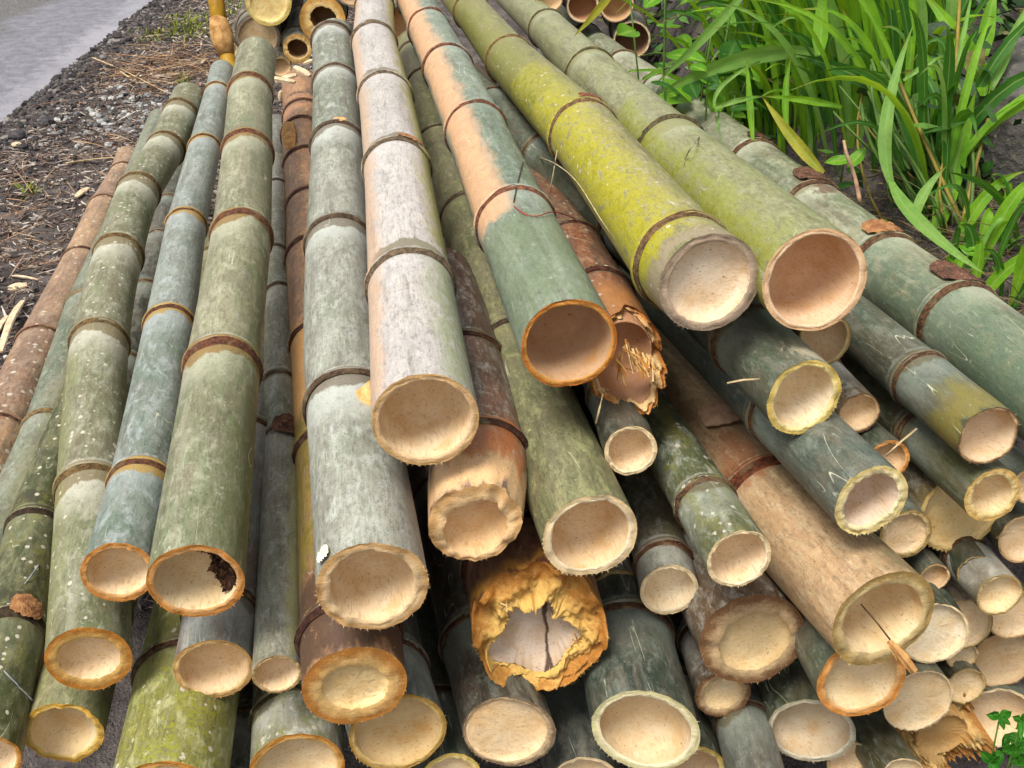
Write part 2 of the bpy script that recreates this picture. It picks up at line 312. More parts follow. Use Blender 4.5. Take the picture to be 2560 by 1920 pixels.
# ------------------------------------------------------------------ bamboo poles
POSE = {  # axis start (cut end), axis end, the two radii; metres
  'P7': (-0.9987, 1.5932, 0.4815, -1.6739, 4.7013, 0.0749, 0.0606, 0.0559),
  'P6': (-0.8355, 1.2989, 0.5347, -1.546, 4.8137, 0.2104, 0.0559, 0.0509),
  'P8': (-0.6887, 0.9996, 0.5772, -1.1845, 3.4655, 0.466, 0.0457, 0.042),
  'P1': (-0.5601, 1.083, 0.6744, -1.0474, 3.5797, 0.6777, 0.0556, 0.0517),
  'P5': (-0.6211, 1.0799, 0.538, -0.8919, 3.5643, 0.4092, 0.054, 0.0497),
  'P2': (-0.5054, 1.1068, 0.8025, -1.0185, 3.936, 0.6634, 0.0462, 0.0421),
  'P3': (-0.3896, 1.0578, 0.8297, -0.7161, 3.1681, 0.9202, 0.0592, 0.0544),
  'P4': (-0.4009, 1.0923, 0.6467, -0.7846, 3.6287, 0.5618, 0.0519, 0.0477),
  'P9': (-0.4434, 0.9531, 0.5494, -0.7716, 3.5361, 0.4076, 0.0743, 0.0684),
  'P10': (-0.3813, 1.0671, 0.4229, -0.862, 3.6083, 0.3017, 0.0428, 0.0394),
  'P11': (-0.3072, 1.0605, 0.6695, -0.6643, 3.0448, 0.6545, 0.0325, 0.0295),
  'P12': (-0.1993, 1.0198, 0.6899, -0.7112, 3.7354, 0.6718, 0.0664, 0.0604),
  'P13': (-0.1642, 1.0088, 0.8643, -0.5577, 3.5903, 0.866, 0.0665, 0.0612),
  'P14': (-0.1045, 1.1382, 1.0148, -0.4587, 3.7919, 0.9363, 0.0648, 0.0596),
  'P15': (0.0989, 1.1122, 0.8581, -0.3666, 4.1576, 0.6974, 0.0613, 0.0587),
  'P16': (0.0729, 1.2504, 1.0582, -0.3422, 3.9792, 0.9318, 0.0625, 0.0575),
  'P17': (0.1595, 1.3324, 0.9783, -0.1369, 4.0216, 0.6109, 0.0591, 0.0576),
  'P18': (0.2468, 1.2638, 1.1375, -0.239, 4.6317, 0.7977, 0.0644, 0.0589),
  'P19': (0.375, 1.2548, 1.1451, -0.0185, 5.3808, 0.6258, 0.0664, 0.063),
  'P20': (0.7445, 1.2334, 0.9526, 0.2032, 5.3092, 0.5427, 0.0669, 0.061),
  'P21': (0.3727, 1.216, 0.9985, -0.3012, 3.829, 0.8178, 0.0521, 0.0479),
  'P22': (0.44, 1.1022, 0.9208, -0.2397, 3.7323, 0.7048, 0.049, 0.0451),
  'P23': (0.4662, 1.0535, 0.7724, -0.2798, 3.8757, 0.5075, 0.0711, 0.0654),
  'P24': (0.2818, 1.0791, 0.8487, -0.1419, 3.7435, 0.6148, 0.0417, 0.0383),
  'P25': (0.1592, 1.2404, 0.9003, -0.0836, 3.8999, 0.5443, 0.0362, 0.0333),
  'P26': (0.2224, 1.2081, 0.6841, 0.0737, 4.0703, 0.393, 0.0419, 0.0385),
  'P27': (-0.0446, 1.1277, 0.8739, -0.3455, 3.5497, 0.8278, 0.0684, 0.0629),
  'P28': (0.0369, 1.1305, 0.6821, -0.1792, 4.2496, 0.3253, 0.0909, 0.0836),
  'P29': (0.1787, 1.0448, 0.5805, 0.0266, 3.7128, 0.351, 0.0696, 0.064),
  'P30': (0.3332, 1.1482, 0.6468, 0.0119, 4.0115, 0.2694, 0.0748, 0.0689),
  'P31': (0.3088, 1.1721, 0.5152, 0.1075, 3.7582, 0.1834, 0.0413, 0.038),
  'P32': (0.4386, 1.1453, 0.468, 0.3185, 3.6913, 0.2687, 0.0601, 0.0553),
  'P33': (0.4617, 1.0677, 0.6519, 0.272, 3.7512, 0.287, 0.0598, 0.055),
  'P34': (0.5847, 1.1461, 0.529, 0.5095, 3.708, 0.1553, 0.0524, 0.0482),
  'P35': (0.6958, 1.2337, 0.4675, 0.4609, 3.8397, 0.0489, 0.0325, 0.0299),
  'P36': (0.5984, 1.1787, 0.6282, 0.5368, 3.6354, 0.2689, 0.0502, 0.0462),
  'P36b': (0.6765, 1.2512, 0.5778, 0.5546, 3.8766, 0.1501, 0.0443, 0.0408),
  'P37': (0.7617, 1.2704, 0.4865, 0.6814, 3.8027, 0.1029, 0.0528, 0.0486),
  'P38': (0.7687, 1.2457, 0.3837, 0.6566, 3.73, 0.0289, 0.0576, 0.053),
  'P39': (0.7602, 1.2715, 0.5782, 0.6653, 3.758, 0.1784, 0.0417, 0.0384),
  'P40': (0.68, 1.1871, 0.6932, 0.4127, 3.5386, 0.3422, 0.0332, 0.0305),
  'P41': (0.735, 1.2631, 0.7305, 0.6766, 3.7855, 0.3016, 0.0379, 0.0349),
  'P42': (0.643, 1.2822, 0.7654, 0.5033, 3.766, 0.4877, 0.0657, 0.0604),
  'P43': (0.6317, 1.1862, 0.8668, 0.1591, 3.743, 0.5864, 0.0399, 0.0367),
  'P44': (0.6051, 1.1845, 0.9613, 0.1093, 3.6477, 0.7892, 0.0419, 0.0386),
  'P46': (0.427, 1.3432, 1.0131, 0.0623, 3.7866, 0.6843, 0.0385, 0.0355),
  'P47': (0.4804, 1.3076, 0.9172, 0.1552, 3.7559, 0.5196, 0.0299, 0.0275),
  'P48': (0.5166, 1.2628, 0.8703, 0.3573, 3.6987, 0.4259, 0.0288, 0.0265),
  'P49': (0.5529, 1.2388, 0.7601, 0.2117, 3.7043, 0.3903, 0.0387, 0.0356),
  'P50': (0.7215, 1.2591, 0.8284, 0.6661, 3.6513, 0.3697, 0.0275, 0.0253),
  'P51': (-0.2939, 1.0435, 0.5057, -0.7929, 3.564, 0.2629, 0.0644, 0.0593),
  'P52': (-0.1536, 1.0515, 0.5699, -0.6372, 3.4951, 0.3585, 0.066, 0.0607),
  'P53': (-0.0038, 1.0673, 0.5537, -0.4546, 3.5152, 0.3463, 0.0623, 0.0573),
  'P54': (-0.0875, 1.0671, 0.4567, -0.6143, 3.4817, 0.0791, 0.0452, 0.0416),
  'P55': (0.1037, 1.0859, 0.4255, -0.2414, 3.5456, 0.2184, 0.0518, 0.0477),
  'P56': (0.2608, 1.1251, 0.3996, -0.071, 3.556, 0.1359, 0.0563, 0.0518),
  'P57': (0.3477, 1.0261, 0.4574, 0.2433, 3.5116, 0.2092, 0.0414, 0.0381),
  'P58': (0.5628, 1.0982, 0.4234, 0.1752, 3.5974, 0.1088, 0.0363, 0.0334),
  'P59': (0.6588, 1.1704, 0.4122, 0.3617, 3.7478, 0.0517, 0.0665, 0.0612),
  'P64': (0.6626, 1.2326, 0.6962, 0.5985, 3.6314, 0.3556, 0.0271, 0.025),
  'P65': (0.6038, 1.2306, 0.6868, 0.4205, 3.597, 0.3707, 0.0229, 0.0211),
  'P66': (0.5491, 1.1887, 0.5356, 0.3287, 3.8685, 0.1133, 0.025, 0.023),
  'P67': (0.6878, 1.2531, 0.5121, 0.6569, 3.7042, 0.2031, 0.0245, 0.0225),
  'P68': (0.5022, 1.1454, 0.4062, 0.1979, 3.6425, 0.0703, 0.0329, 0.0303),
  'P62': (0.1592, 1.3052, 0.5944, -0.2353, 4.1996, 0.2045, 0.0398, 0.0366),
  'B1': (-0.8933, 4.2427, 0.8367, -1.1007, 5.7549, 0.7762, 0.0851, 0.0783),
  'B2': (-0.711, 4.3031, 0.7569, -0.8802, 5.7927, 0.7059, 0.0855, 0.0787),
  'B3': (-0.971, 4.3529, 0.6812, -1.1724, 5.8155, 0.6381, 0.0841, 0.0774),
  'B4': (-0.804, 4.2475, 0.6643, -0.9895, 5.735, 0.6096, 0.054, 0.0497),
  'B5': (-1.0696, 4.2939, 0.6479, -1.2622, 5.7353, 0.5991, 0.0319, 0.0293),
  'B6': (-0.8655, 4.212, 0.6052, -1.0587, 5.6982, 0.544, 0.0375, 0.0345),
  'B7': (-0.6, 4.3665, 0.8623, -0.7419, 5.8588, 0.8088, 0.0712, 0.0656),
  'B8': (-0.42, 4.2954, 0.744, -0.5511, 5.7885, 0.6843, 0.0675, 0.0621),
  'B9': (0.1337, 4.3054, 0.8404, 0.0759, 5.8557, 0.7683, 0.0564, 0.0519),
  'B10': (0.2655, 4.3302, 0.8019, 0.2383, 5.8287, 0.7413, 0.06, 0.0552),
  'B11': (0.393, 4.3325, 0.8057, 0.4092, 5.8313, 0.7473, 0.063, 0.058),
  'B12': (0.4547, 4.309, 0.6815, 0.4607, 5.7631, 0.6293, 0.0697, 0.0641),
  'P63': (-0.7, 1.25, 0.5, -1.3, 4.4, 0.3, 0.046, 0.044),
}
NA = 52
def culm_profile(L, nodes):
    zs = {0.0: 1, .003: 1, .010: 1, .025: 1, L - .004: 1, L: 1}
    for n in nodes:
        for d in (-.06, -.03, -.017, -.010, -.006, -.003, 0, .003, .006, .010, .017, .03, .06):
            if 0 < n + d < L: zs[round(n + d, 4)] = 1
    q = sorted(zs); out = [q[0]]
    for z in q[1:]:
        gap = z - out[-1]
        if gap < .0015: continue
        k = int(gap // .06)
        for i in range(k): out.append(out[-1] + gap / (k + 1))
        out.append(z)
    return np.array(out)
POLE_N = [0]
CL = {}      # centre line of each culm, for the pieces that grow on it
MAIN = ('P1', 'P2', 'P3', 'P6', 'P7', 'P11', 'P12', 'P13', 'P14', 'P15', 'P16', 'P17', 'P18', 'P19', 'P20')   # in full view: their line is taken from the photo
def pole(key, label, sk, rim, cup, nodes=None, wall=.15, depth=1.0, tilt=(0, 0), ring=(112, 78, 52), ringh=.005, group='cut bamboo poles stacked in the roadside pile',
         fuzz=40, chips=.03, rag=.0018, ecc=(0, 0), broken=None, hack=None, spacing=.42, rings=True, flare=.06, via=None, cut=1.0, wallf=None, slope=False):
    NA = 132 if broken else 56
    A = POSE[key]; a, bk, R0, R1 = Vector(A[0:3]), Vector(A[3:6]), A[6], A[7]
    if cut < 1: bk = a.lerp(bk, cut)
    rng = np.random.default_rng(abs(hash(key)) % 1000 if False else sum(ord(c) * (i + 3) for i, c in enumerate(key)))
    zax = (bk - a); L = zax.length; zax.normalize()
    up = Vector((0, 0, 1)); yax = (up - zax * up.dot(zax)).normalized(); xax = yax.cross(zax)
    root = empty('bamboo_pole', a); tag(root, label, 'bamboo pole', group)
    root.matrix_world = Matrix.Translation(a) @ Matrix((xax, yax, zax)).transposed().to_4x4()
    # node positions along the axis, given as photo row or column of the axis (v: or u:)
    d0 = a.y * CO - (a.z - HC) * SI; d1 = bk.y * CO - (bk.z - HC) * SI
    u0, v0 = 1280 + F * a.x / d0, 960 - F * ((a.y * SI + (a.z - HC) * CO)) / d0
    u1, v1 = 1280 + F * bk.x / d1, 960 - F * ((bk.y * SI + (bk.z - HC) * CO)) / d1
    nd = []
    if nodes:
        for q in nodes:
            if isinstance(q, tuple): s = (q[0] - u0) / (u1 - u0)
            else: s = (q - v0) / (v1 - v0)
            t = s * d0 / ((1 - s) * d1 + s * d0)
            if .01 < t * L < L - .01: nd.append(t * L)
    else:
        z = rng.uniform(.10, .26)
        while z < L - .05: nd.append(z); z += spacing * rng.uniform(.88, 1.12)
    nd = sorted(nd)
    zs = culm_profile(L, nd); nz = len(zs)
    th = np.linspace(-math.pi, math.pi, NA, endpoint=False) + math.pi / NA
    # lateral zigzag, zero at the cut end
    kn = np.array([0.0] + nd + [L]); off_x = np.r_[0, rng.normal(0, .0055, len(nd)), 0]; off_y = np.r_[0, rng.normal(0, .004, len(nd)), 0]
    cx = np.interp(zs, kn, off_x); cy = np.interp(zs, kn, off_y)
    bow = rng.normal(0, .010, 2) * (0 if via or key in MAIN else 1); cx = cx + bow[0] * np.sin(math.pi * zs / L) ** 1.0; cy = cy + bow[1] * np.sin(math.pi * zs / L)
    if via:                                       # a bent culm: photo points of its axis, each at the depth of the straight axis there
        kz, kx, ky = [0.0], [0.0], [0.0]
        for (u, v) in via:
            s = (v - v0) / (v1 - v0); t = s * d0 / ((1 - s) * d1 + s * d0); pc_ = a.lerp(bk, t); dv = at(u, v, d0 + (d1 - d0) * t) - pc_
            kz.append(t * L); kx.append(dv.dot(xax)); ky.append(dv.dot(yax))
        kz.append(L); kx.append(0); ky.append(0)
        fine = np.linspace(0, L, 200); k_ = np.ones(41) / 41
        sm = lambda q: np.convolve(np.pad(np.interp(fine, kz, q), 20, mode='reflect', reflect_type='odd'), k_, 'valid')
        bx_, by_ = sm(kx), sm(ky); bx_ -= bx_[0]; by_ -= by_[0]
        cx = cx + np.interp(zs, fine, bx_); cy = cy + np.interp(zs, fine, by_)
    CL[key] = (zs, cx.copy(), cy.copy()); Rz = R0 + (R1 - R0) * zs / L
    nda = np.array(nd) if nd else np.array([1e3])
    dd = zs[:, None] - nda[None]; k = np.abs(dd).argmin(1); dn = dd[np.arange(nz), k]
    nE = np.r_[-.35, nd, L + .35]; iF = np.searchsorted(nE, zs + 1e-6) - 1; dF_ = zs - nE[iF]; dB_ = nE[np.clip(iF + 1, 0, len(nE) - 1)] - zs
    at_node = np.abs(dn) < .0012; dF_[at_node] = 0; dB_[at_node] = 0; dF_ = np.maximum(dF_, 0)
    prof = 1 + flare * np.exp(-(dn / .005) ** 2) + .044 * np.exp(-np.abs(dn) / .020) - .03 * np.exp(-((dn + .009) / .004) ** 2) 
    seg = np.searchsorted(nda, zs); irr = rng.random(len(nd) + 2); segsc = 1 + rng.normal(0, .008, len(nd) + 2)
    prof = prof * np.interp(zs, kn, np.r_[1, segsc[:len(nd)], 1])
    ph = rng.uniform(0, 6); ov = 1 + rng.uniform(.004, .014) * np.cos(2 * (th + ph)) + rng.uniform(.0, .006) * np.cos(3 * (th - ph))
    rr = (Rz * prof)[:, None] * ov[None]
    jag = np.zeros(NA)
    fr = rng.normal(0, 1, NA)
    low = sum(rng.uniform(-.5, .5) * np.cos(m * th + rng.uniform(0, 6)) for m in (2, 3, 5, 7)) * .8
    jag = low * rag + fr * rag * .35
    if broken: jag = jag + broken(th, rng)
    if hack:                                      # front bevelled with a blade: radius pulled in over hack[0] metres
        hz, hr, hang = hack
        amt = np.clip(1 - zs / hz, 0, 1)[:, None] * (hr * (.55 + .45 * np.cos(th - hang))[None] * (1 + .25 * np.sign(np.sin(5 * th + ph)) * rng.random(NA))[None])
        rr = rr * (1 - amt)
    X = cx[:, None] + rr * -np.sin(th)[None]; Y = cy[:, None] + rr * np.cos(th)[None]
    tx, ty = math.tan(R_(tilt[0])), math.tan(R_(tilt[1]))
    blend = max(.07, 2.5 * R0 * (abs(tx) + abs(ty)) + 1.5 * np.abs(jag).max())
    fz = X[0] * tx + Y[0] * ty + jag
    Z = zs[:, None] + fz[None] * np.clip(1 - zs / blend, 0, 1)[:, None]
    ring_z0 = Z[0].copy()
    V = np.stack([X, Y, Z], -1).reshape(-1, 3)
    Fc = [(i * NA + j, (i + 1) * NA + j, (i + 1) * NA + (j + 1) % NA, i * NA + (j + 1) % NA) for i in range(nz - 1) for j in range(NA)]
    V = list(map(tuple, V)); V.append((0, 0, L)); 
    for j in range(NA): Fc.append(((nz - 1) * NA + j, len(V) - 1, (nz - 1) * NA + (j + 1) % NA))
    at_ = dict(ang=np.r_[np.tile(th / math.pi, nz), 0], df=np.r_[np.repeat(dF_, NA), .2], db=np.r_[np.repeat(dB_, NA), .2], ir=np.r_[np.repeat(irr[seg], NA), .5], zl=np.r_[np.repeat(zs, NA), L])
    mesh('culm', V, Fc, sk, root, attrs=at_)
    # cut face of the wall
    re = np.hypot(X[0] - cx[0], Y[0] - cy[0]); wr = wall * (1 + .10 * np.cos(th * 2 + ph) + .03 * rng.normal(0, 1, NA))
    if wallf: wr = wallf(th) * (1 + .05 * rng.normal(0, 1, NA))
    V, rv_ = [], []
    NR = 16 if broken else 7
    thick = 1 - wr
    chip = np.zeros(NA)
    if chips:
        for _ in range(rng.integers(2, 6)):
            c0 = rng.uniform(-3, 3); chip += np.exp(-((th - c0) / rng.uniform(.06, .22)) ** 2) * rng.uniform(.2, 1)
    for i in range(NR):
        q = i / (NR - 1)                      # 0 = skin side
        r_ = re * (1 - q) + re * thick * q
        xx = -np.sin(th) * r_ + ecc[0] * R0 * q; yy = np.cos(th) * r_ + ecc[1] * R0 * q
        zz = xx * tx + yy * ty + (jag * (1 - q) ** .8 if slope else jag) + rng.normal(0, .0006, NA) * (0 < i < NR - 1) + (.0015 if i == NR - 1 else 0) * 1
        if broken and i: zz = zz + (.030 * (vnoise(th * 3.3 + 20 + ph, np.full(NA, q * 4.0 + ph), 3) - .5) + .009 * (vnoise(th * 9 + 50 + ph, np.full(NA, q * 9.0), 4) - .5)) * (i < NR - 1) + .010 * q + rng.normal(0, .0016, NA) + .003 * (vnoise(th * 24 + ph, np.full(NA, q * 14.0), 6) - .5) * (0 < i < NR - 1)
        if i == 0: zz = zz + chip * chips * R0 * 1.2 * 0
        if i in (1, 2): zz = zz + chip * chips * R0 * .5
        V += list(zip(xx, yy, zz)); rv_ += [1 - q] * NA
    Fc = [(i * NA + j, i * NA + (j + 1) % NA, (i + 1) * NA + (j + 1) % NA, (i + 1) * NA + j) for i in range(NR - 1) for j in range(NA)]
    def hair(c, d, ln, wd):
        d = Vector(d).normalized(); s = d.cross(Vector((rng.normal(), rng.normal(), rng.normal()))).normalized() * wd
        i0 = len(V); c = Vector(c); V.extend([tuple(c - s), tuple(c + s), tuple(c + d * ln)]); rv_.extend([.35, .35, .2]); Fc.append((i0, i0 + 1, i0 + 2))
    fc = [math.pi + rng.normal(0, 1.0) for _ in range(3)]
    for _ in range(int(fuzz * 1.8)):
        t = fc[rng.integers(0, 3)] + rng.normal(0, .30) if rng.random() < .85 else rng.uniform(-3.1, 3.1)
        j = int((t + math.pi) / (2 * math.pi) * NA) % NA
        e = Vector((-math.sin(th[j]), math.cos(th[j]), 0)); c = e * re[j] * .985 + Vector((0, 0, float(ring_z0[j]) + .001))
        hair(c, e * rng.uniform(.3, 1) + Vector((rng.normal(0, .4), rng.normal(0, .4), -rng.uniform(.2, 1.2))), rng.uniform(.0015, .0052) * (R0 / .06), rng.uniform(.0002, .0006))
    rimo = mesh('cut_rim', V, Fc, rim, root, attrs=dict(rr=rv_))
    # hollow: inner wall running into the domed septum
    ri = re * thick; V, Fc = [], []
    NP_ = 14; dp = depth * R0
    for i in range(NP_):
        ph_ = i / (NP_ - 1) * math.pi / 2
        fr_ = math.cos(ph_) ** .34 if i < NP_ - 1 else 0.0; zq = math.sin(ph_) ** .9 * dp
        if i == NP_ - 1: break
        xx = -np.sin(th) * ri * fr_ + ecc[0] * R0; yy = np.cos(th) * ri * fr_ + ecc[1] * R0
        zz = (xx * tx + yy * ty) * (1 - .6 * i / NP_) + (0 if slope else jag * max(0, 1 - i / 4)) + .0015 + zq + rng.normal(0, .0005, NA) * (i > 0) + (.010 if broken else 0)
        V += list(zip(xx, yy, zz))
    Fc = [(i * NA + j, i * NA + (j + 1) % NA, (i + 1) * NA + (j + 1) % NA, (i + 1) * NA + j) for i in range(NP_ - 2) for j in range(NA)]
    V.append((ecc[0] * R0, ecc[1] * R0, dp + .0015 + (.010 if broken else 0)))
    Fc += [((NP_ - 2) * NA + j, (NP_ - 2) * NA + (j + 1) % NA, len(V) - 1) for j in range(NA)]
    mesh('hollow', V, Fc, cup, root)
    # node rings: ragged sheath scars standing proud of the culm
    if rings:
        rm = ringmat(ring)
        for q in nd:
            Rn = (R0 + (R1 - R0) * q / L) * (1 + flare + .006) * ov
            xc, yc = np.interp(q, zs, cx), np.interp(q, zs, cy); V = []
            nz1 = sum(rng.normal(0, .5) * np.cos(m * th + rng.uniform(0, 6)) for m in (2, 3, 5, 7)) + rng.normal(0, .35, NA)
            skew = rng.normal(0, .03) * np.cos(th + rng.uniform(0, 6)) * Rn
            hh = ringh * rng.uniform(.55, 1.1)
            prof_ = [(-hh * 2.1, .955), (-hh * 1.7, .996), (-hh * 1.2, 1.002), (-hh * .6, .975), (-hh * .15, 1.018), (hh * .3, 1.006), (hh * .7, .960)]
            for dz, m in prof_:
                r_ = Rn * (m + (.012 * nz1 if m > .99 else 0)) 
                V += list(zip(xc - np.sin(th) * r_, yc + np.cos(th) * r_, q - .004 + dz + skew + .0012 * nz1 * (dz < 0)))
            Fc = [(i * NA + j, (i + 1) * NA + j, (i + 1) * NA + (j + 1) % NA, i * NA + (j + 1) % NA) for i in range(6) for j in range(NA)]
            mesh('node_ring', V, Fc, rm, root)
    root['r0'] = R0
    POLE_N[0] += 1
    return root, nd, (R0, R1, L)

# ------------------------------------------------------------------ skins, rims, pith
GREY = dict(a=(150, 152, 140), b=(112, 120, 98), w=(196, 198, 186), brown=.25)
def S(base=None, **k):
    d = dict(base or {}); d.update(k); return skin(d)
TAN = rimmat((226, 188, 132), (206, 156, 92)); PALE = rimmat((234, 210, 164), (222, 190, 136)); AMBER = rimmat((214, 160, 74), (188, 116, 30))
ORANGE = rimmat((222, 158, 84), (206, 128, 44)); YEL = rimmat((232, 206, 124), (214, 180, 78)); OLIVE = rimmat((206, 176, 112), (160, 128, 64)); GREYR = rimmat((178, 152, 124), (140, 120, 98)); PINK = rimmat((230, 190, 146), (214, 166, 116))
BROWNR = rimmat((196, 160, 110), (122, 82, 48))
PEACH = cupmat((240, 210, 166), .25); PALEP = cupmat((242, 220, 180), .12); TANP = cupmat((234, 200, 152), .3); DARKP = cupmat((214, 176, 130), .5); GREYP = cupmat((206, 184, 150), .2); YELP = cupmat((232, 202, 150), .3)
# ---- left side, lying towards the verge
pole('P7', 'reddish brown pole spotted with pale lichen rings, outermost of the pile beside the verge',
     S(a=(188, 152, 116), b=(150, 116, 94), w=(206, 186, 160), brown=.35, bc=(104, 66, 48), pale=.25, spots=.42, sps=60, bloom=.05, band=.5, bandc=(150, 96, 64), bandc2=(120, 76, 50), fleck=.25, scr=.2), TAN, PEACH, nodes=[436, 528, 660, 868, 1100], ring=(96, 58, 40), ringh=.004)
pole('P6', 'green grey pole with a tan node, next to the red brown pole by the verge',
     S(a=(140, 146, 126), b=(86, 106, 86), w=(176, 182, 168), brown=.2, bc=(128, 112, 70), bloom=.2, side=[((150, 140, 84), .25, .2, .15, .6, .4, .2, 1.1)]), TAN, PEACH, nodes=[540, 770, 1084, 1420], ring=(150, 120, 76))
pole('P8', 'dark mossy green pole with a blackish node, lowest at the verge corner of the pile',
     S(a=(92, 98, 48), b=(66, 74, 36), w=(150, 152, 120), brown=.3, bc=(56, 48, 30), moss=.5, mc=(132, 138, 48), spots=.3, bloom=.25, bb=.05, bbc=(58, 56, 32)), AMBER, PEACH, nodes=[1590, 1330], cut=.42, ring=(70, 52, 34), ringh=.010)
pole('P1', 'grey green pole with brown bands under its nodes and a thick dark amber cut rim',
     S(a=(134, 138, 108), b=(112, 120, 84), w=(190, 188, 170), brown=.3, bc=(112, 98, 62), bw=.055, band=.8, bandc=(126, 112, 62), bandc2=(104, 86, 56), bloom=.75, fleck=.8, spots=.25, side=[((150, 152, 70), -.45, .22, .15, .5, .4, 0, .8)]),
     AMBER, TANP, nodes=[285, 368, 475, 632, 855, 1222], via=[(236, 1080), (254, 865), (297, 635), (352, 479), (410, 364)], wall=.31, depth=.55, tilt=(0, 0), ring=(120, 92, 52), ringh=.007, fuzz=25)
pole('P5', 'lowest pole of the near corner, its amber rim torn at the top',
     S(a=(132, 138, 100), b=(146, 148, 84), w=(190, 186, 150), brown=.3, pale=.4), rimmat((228, 186, 84), (204, 146, 32)), YELP, wall=.19, depth=.75, tilt=(0, 0), ring=(150, 130, 70), spacing=.5, rag=.0035, chips=.12, fuzz=30)
pole('P2', 'slim blue grey pole with yellow collars at its nodes and an orange cut rim',
     S(a=(152, 162, 156), b=(106, 126, 112), c=(130, 132, 126), w=(184, 190, 192), brown=.12, nd=.3, bw=.032, band=.95, bandc=(186, 156, 80), bandc2=(150, 118, 62), bloom=.3, pale=.4, rough=.34, scr=.8), ORANGE, PEACH, nodes=[240, 376, 565, 823, 1207], wall=.20, depth=1.05, ring=(112, 70, 46))
P3 = pole('P3', 'large sage green pole with crumbs of dark soil inside its golden cut end',
     S(a=(158, 158, 130), b=(116, 126, 94), w=(190, 190, 166), brown=.35, bc=(122, 110, 86), bw=.036, band=.9, bandc=(158, 130, 58), bandc2=(118, 82, 54), bloom=.45, side=[((96, 100, 48), .36, .2, .15, .75, .4, 0, 3)]), ORANGE, YELP, nodes=[236, 382, 596, 926], wall=.175, depth=1.0, ring=(120, 74, 50), ringh=.009)  # the olive side band paints the shaded right flank into the skin
pole('P4', 'short visible blue grey pole end tucked directly below the soil filled pole',
     S(a=(132, 140, 138), b=(116, 120, 116), w=(180, 180, 176), brown=.5, bc=(126, 88, 70)), rimmat((216, 172, 104), (196, 144, 76)), TANP, wall=.16, depth=.9, tilt=(0, 0), spacing=.5, fuzz=60)
pole('P9', 'broad mossy yellow green pole flecked with white lichen, cut off by the bottom edge',
     S(a=(136, 138, 66), b=(108, 116, 58), w=(190, 188, 140), brown=.3, bc=(104, 104, 74), moss=.8, mc=(152, 156, 36), spots=.35, sps=70, pale=.6, bloom=.1, fleck=.9), AMBER, PEACH, spacing=.5, rings=True)
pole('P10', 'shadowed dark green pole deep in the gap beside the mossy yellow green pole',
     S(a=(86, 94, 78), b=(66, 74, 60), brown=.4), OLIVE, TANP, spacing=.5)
pole('P11', 'thinnest long pole, pale grey green with a shaggy sheath knot, beside the reddish pole',
     S(a=(150, 152, 138), b=(120, 128, 106), w=(198, 198, 188), brown=.25, bc=(126, 112, 88), bloom=.2, side=[((172, 170, 110), .3, .12, .08, .6, .4, 0, .6)]), rimmat((214, 178, 120), (180, 144, 84)), PEACH, nodes=[480, 640, 736, 962, 1090], wall=.15, depth=1.1, ring=(92, 72, 54))
pole('P12', 'reddish brown peeled pole ending in a broad solid amber oval',
     S(a=(180, 132, 100), b=(150, 112, 86), w=(226, 178, 122), brown=.5, bc=(116, 78, 56), pale=.35, bloom=.0, band=.6, bandc=(104, 62, 42), bandc2=(84, 48, 34), bw=.012,
       side=[((226, 170, 104), -.2, .34, .05, .9, .6, .62, .92), ((156, 140, 52), -.3, .4, .2, .85, .4, .18, .62), ((88, 66, 52), 0, 1.2, .1, .9, .4, 0, .16)]), rimmat((226, 176, 96), (188, 118, 40), .2), cupmat((240, 206, 140), .1), nodes=[298, 345, 420, 520, 655, 865, 1130, 1600], wall=.40, depth=.16, tilt=(0, 0), ring=(84, 48, 34), ringh=.008, fuzz=20, ecc=(0, -.05))
pole('P13', 'thick silvery green pole with a pale branch stub and a wide tan rim',
     S(a=(164, 168, 158), b=(124, 134, 116), c=(136, 130, 126), w=(188, 192, 184), brown=.3, bc=(122, 114, 98), bw=.045, band=.85, bandc=(124, 112, 84), bandc2=(106, 96, 88), bloom=.7, pale=.5, side=[((138, 122, 122), .42, .2, .15, .5, .4, 0, 2)]), TAN, PEACH, nodes=[112, 214, 375, 615, 1022], via=[(903, 1215), (862, 1030), (845, 810), (840, 600), (838, 370)], wall=.22, depth=1.2, ring=(100, 78, 58), ringh=.007, fuzz=90, rag=.003, chips=.10)  # purple grey side band: shade of the right flank put into the colour
pole('P14', 'palest pinkish grey pole with dark olive collars and a clean round cup shaped end',
     S(a=(202, 198, 196), b=(184, 182, 178), c=(180, 174, 176), w=(216, 212, 210), brown=.06, bw=.0, band=.0, bb=.045, bbc=(122, 112, 86), bloom=.25, pale=.3, fleck=.3, spots=.0,
       side=[((152, 156, 70), .36, .12, .1, .85, .4, .45, 3), ((158, 168, 122), .30, .17, .12, .8, .3, 0, .42), ((226, 186, 150), -.36, .1, .08, .7, .3, 0, 3)]), rimmat((224, 180, 126), (206, 160, 96)), PEACH, nodes=[20, 112, 239, 424, 716], wall=.15, depth=1.45, ring=(128, 108, 84), ringh=.009, fuzz=30)
pole('P15', 'olive grey speckled pole ending in a wide pale cream rim, beside the pinkish grey one',
     S(a=(138, 136, 108), b=(108, 114, 80), w=(186, 184, 130), brown=.4, bc=(108, 96, 82), bloom=.15, fleck=.9, moss=.3, mc=(136, 138, 74), band=.4, bandc=(98, 84, 56)), PALE, TANP, nodes=[150, 217, 365, 548, 880], via=[(1378, 1110), (1220, 694), (1098, 365)], wall=.17, depth=1.15, ring=(92, 74, 56), ringh=.007, fuzz=110, rag=.0028)
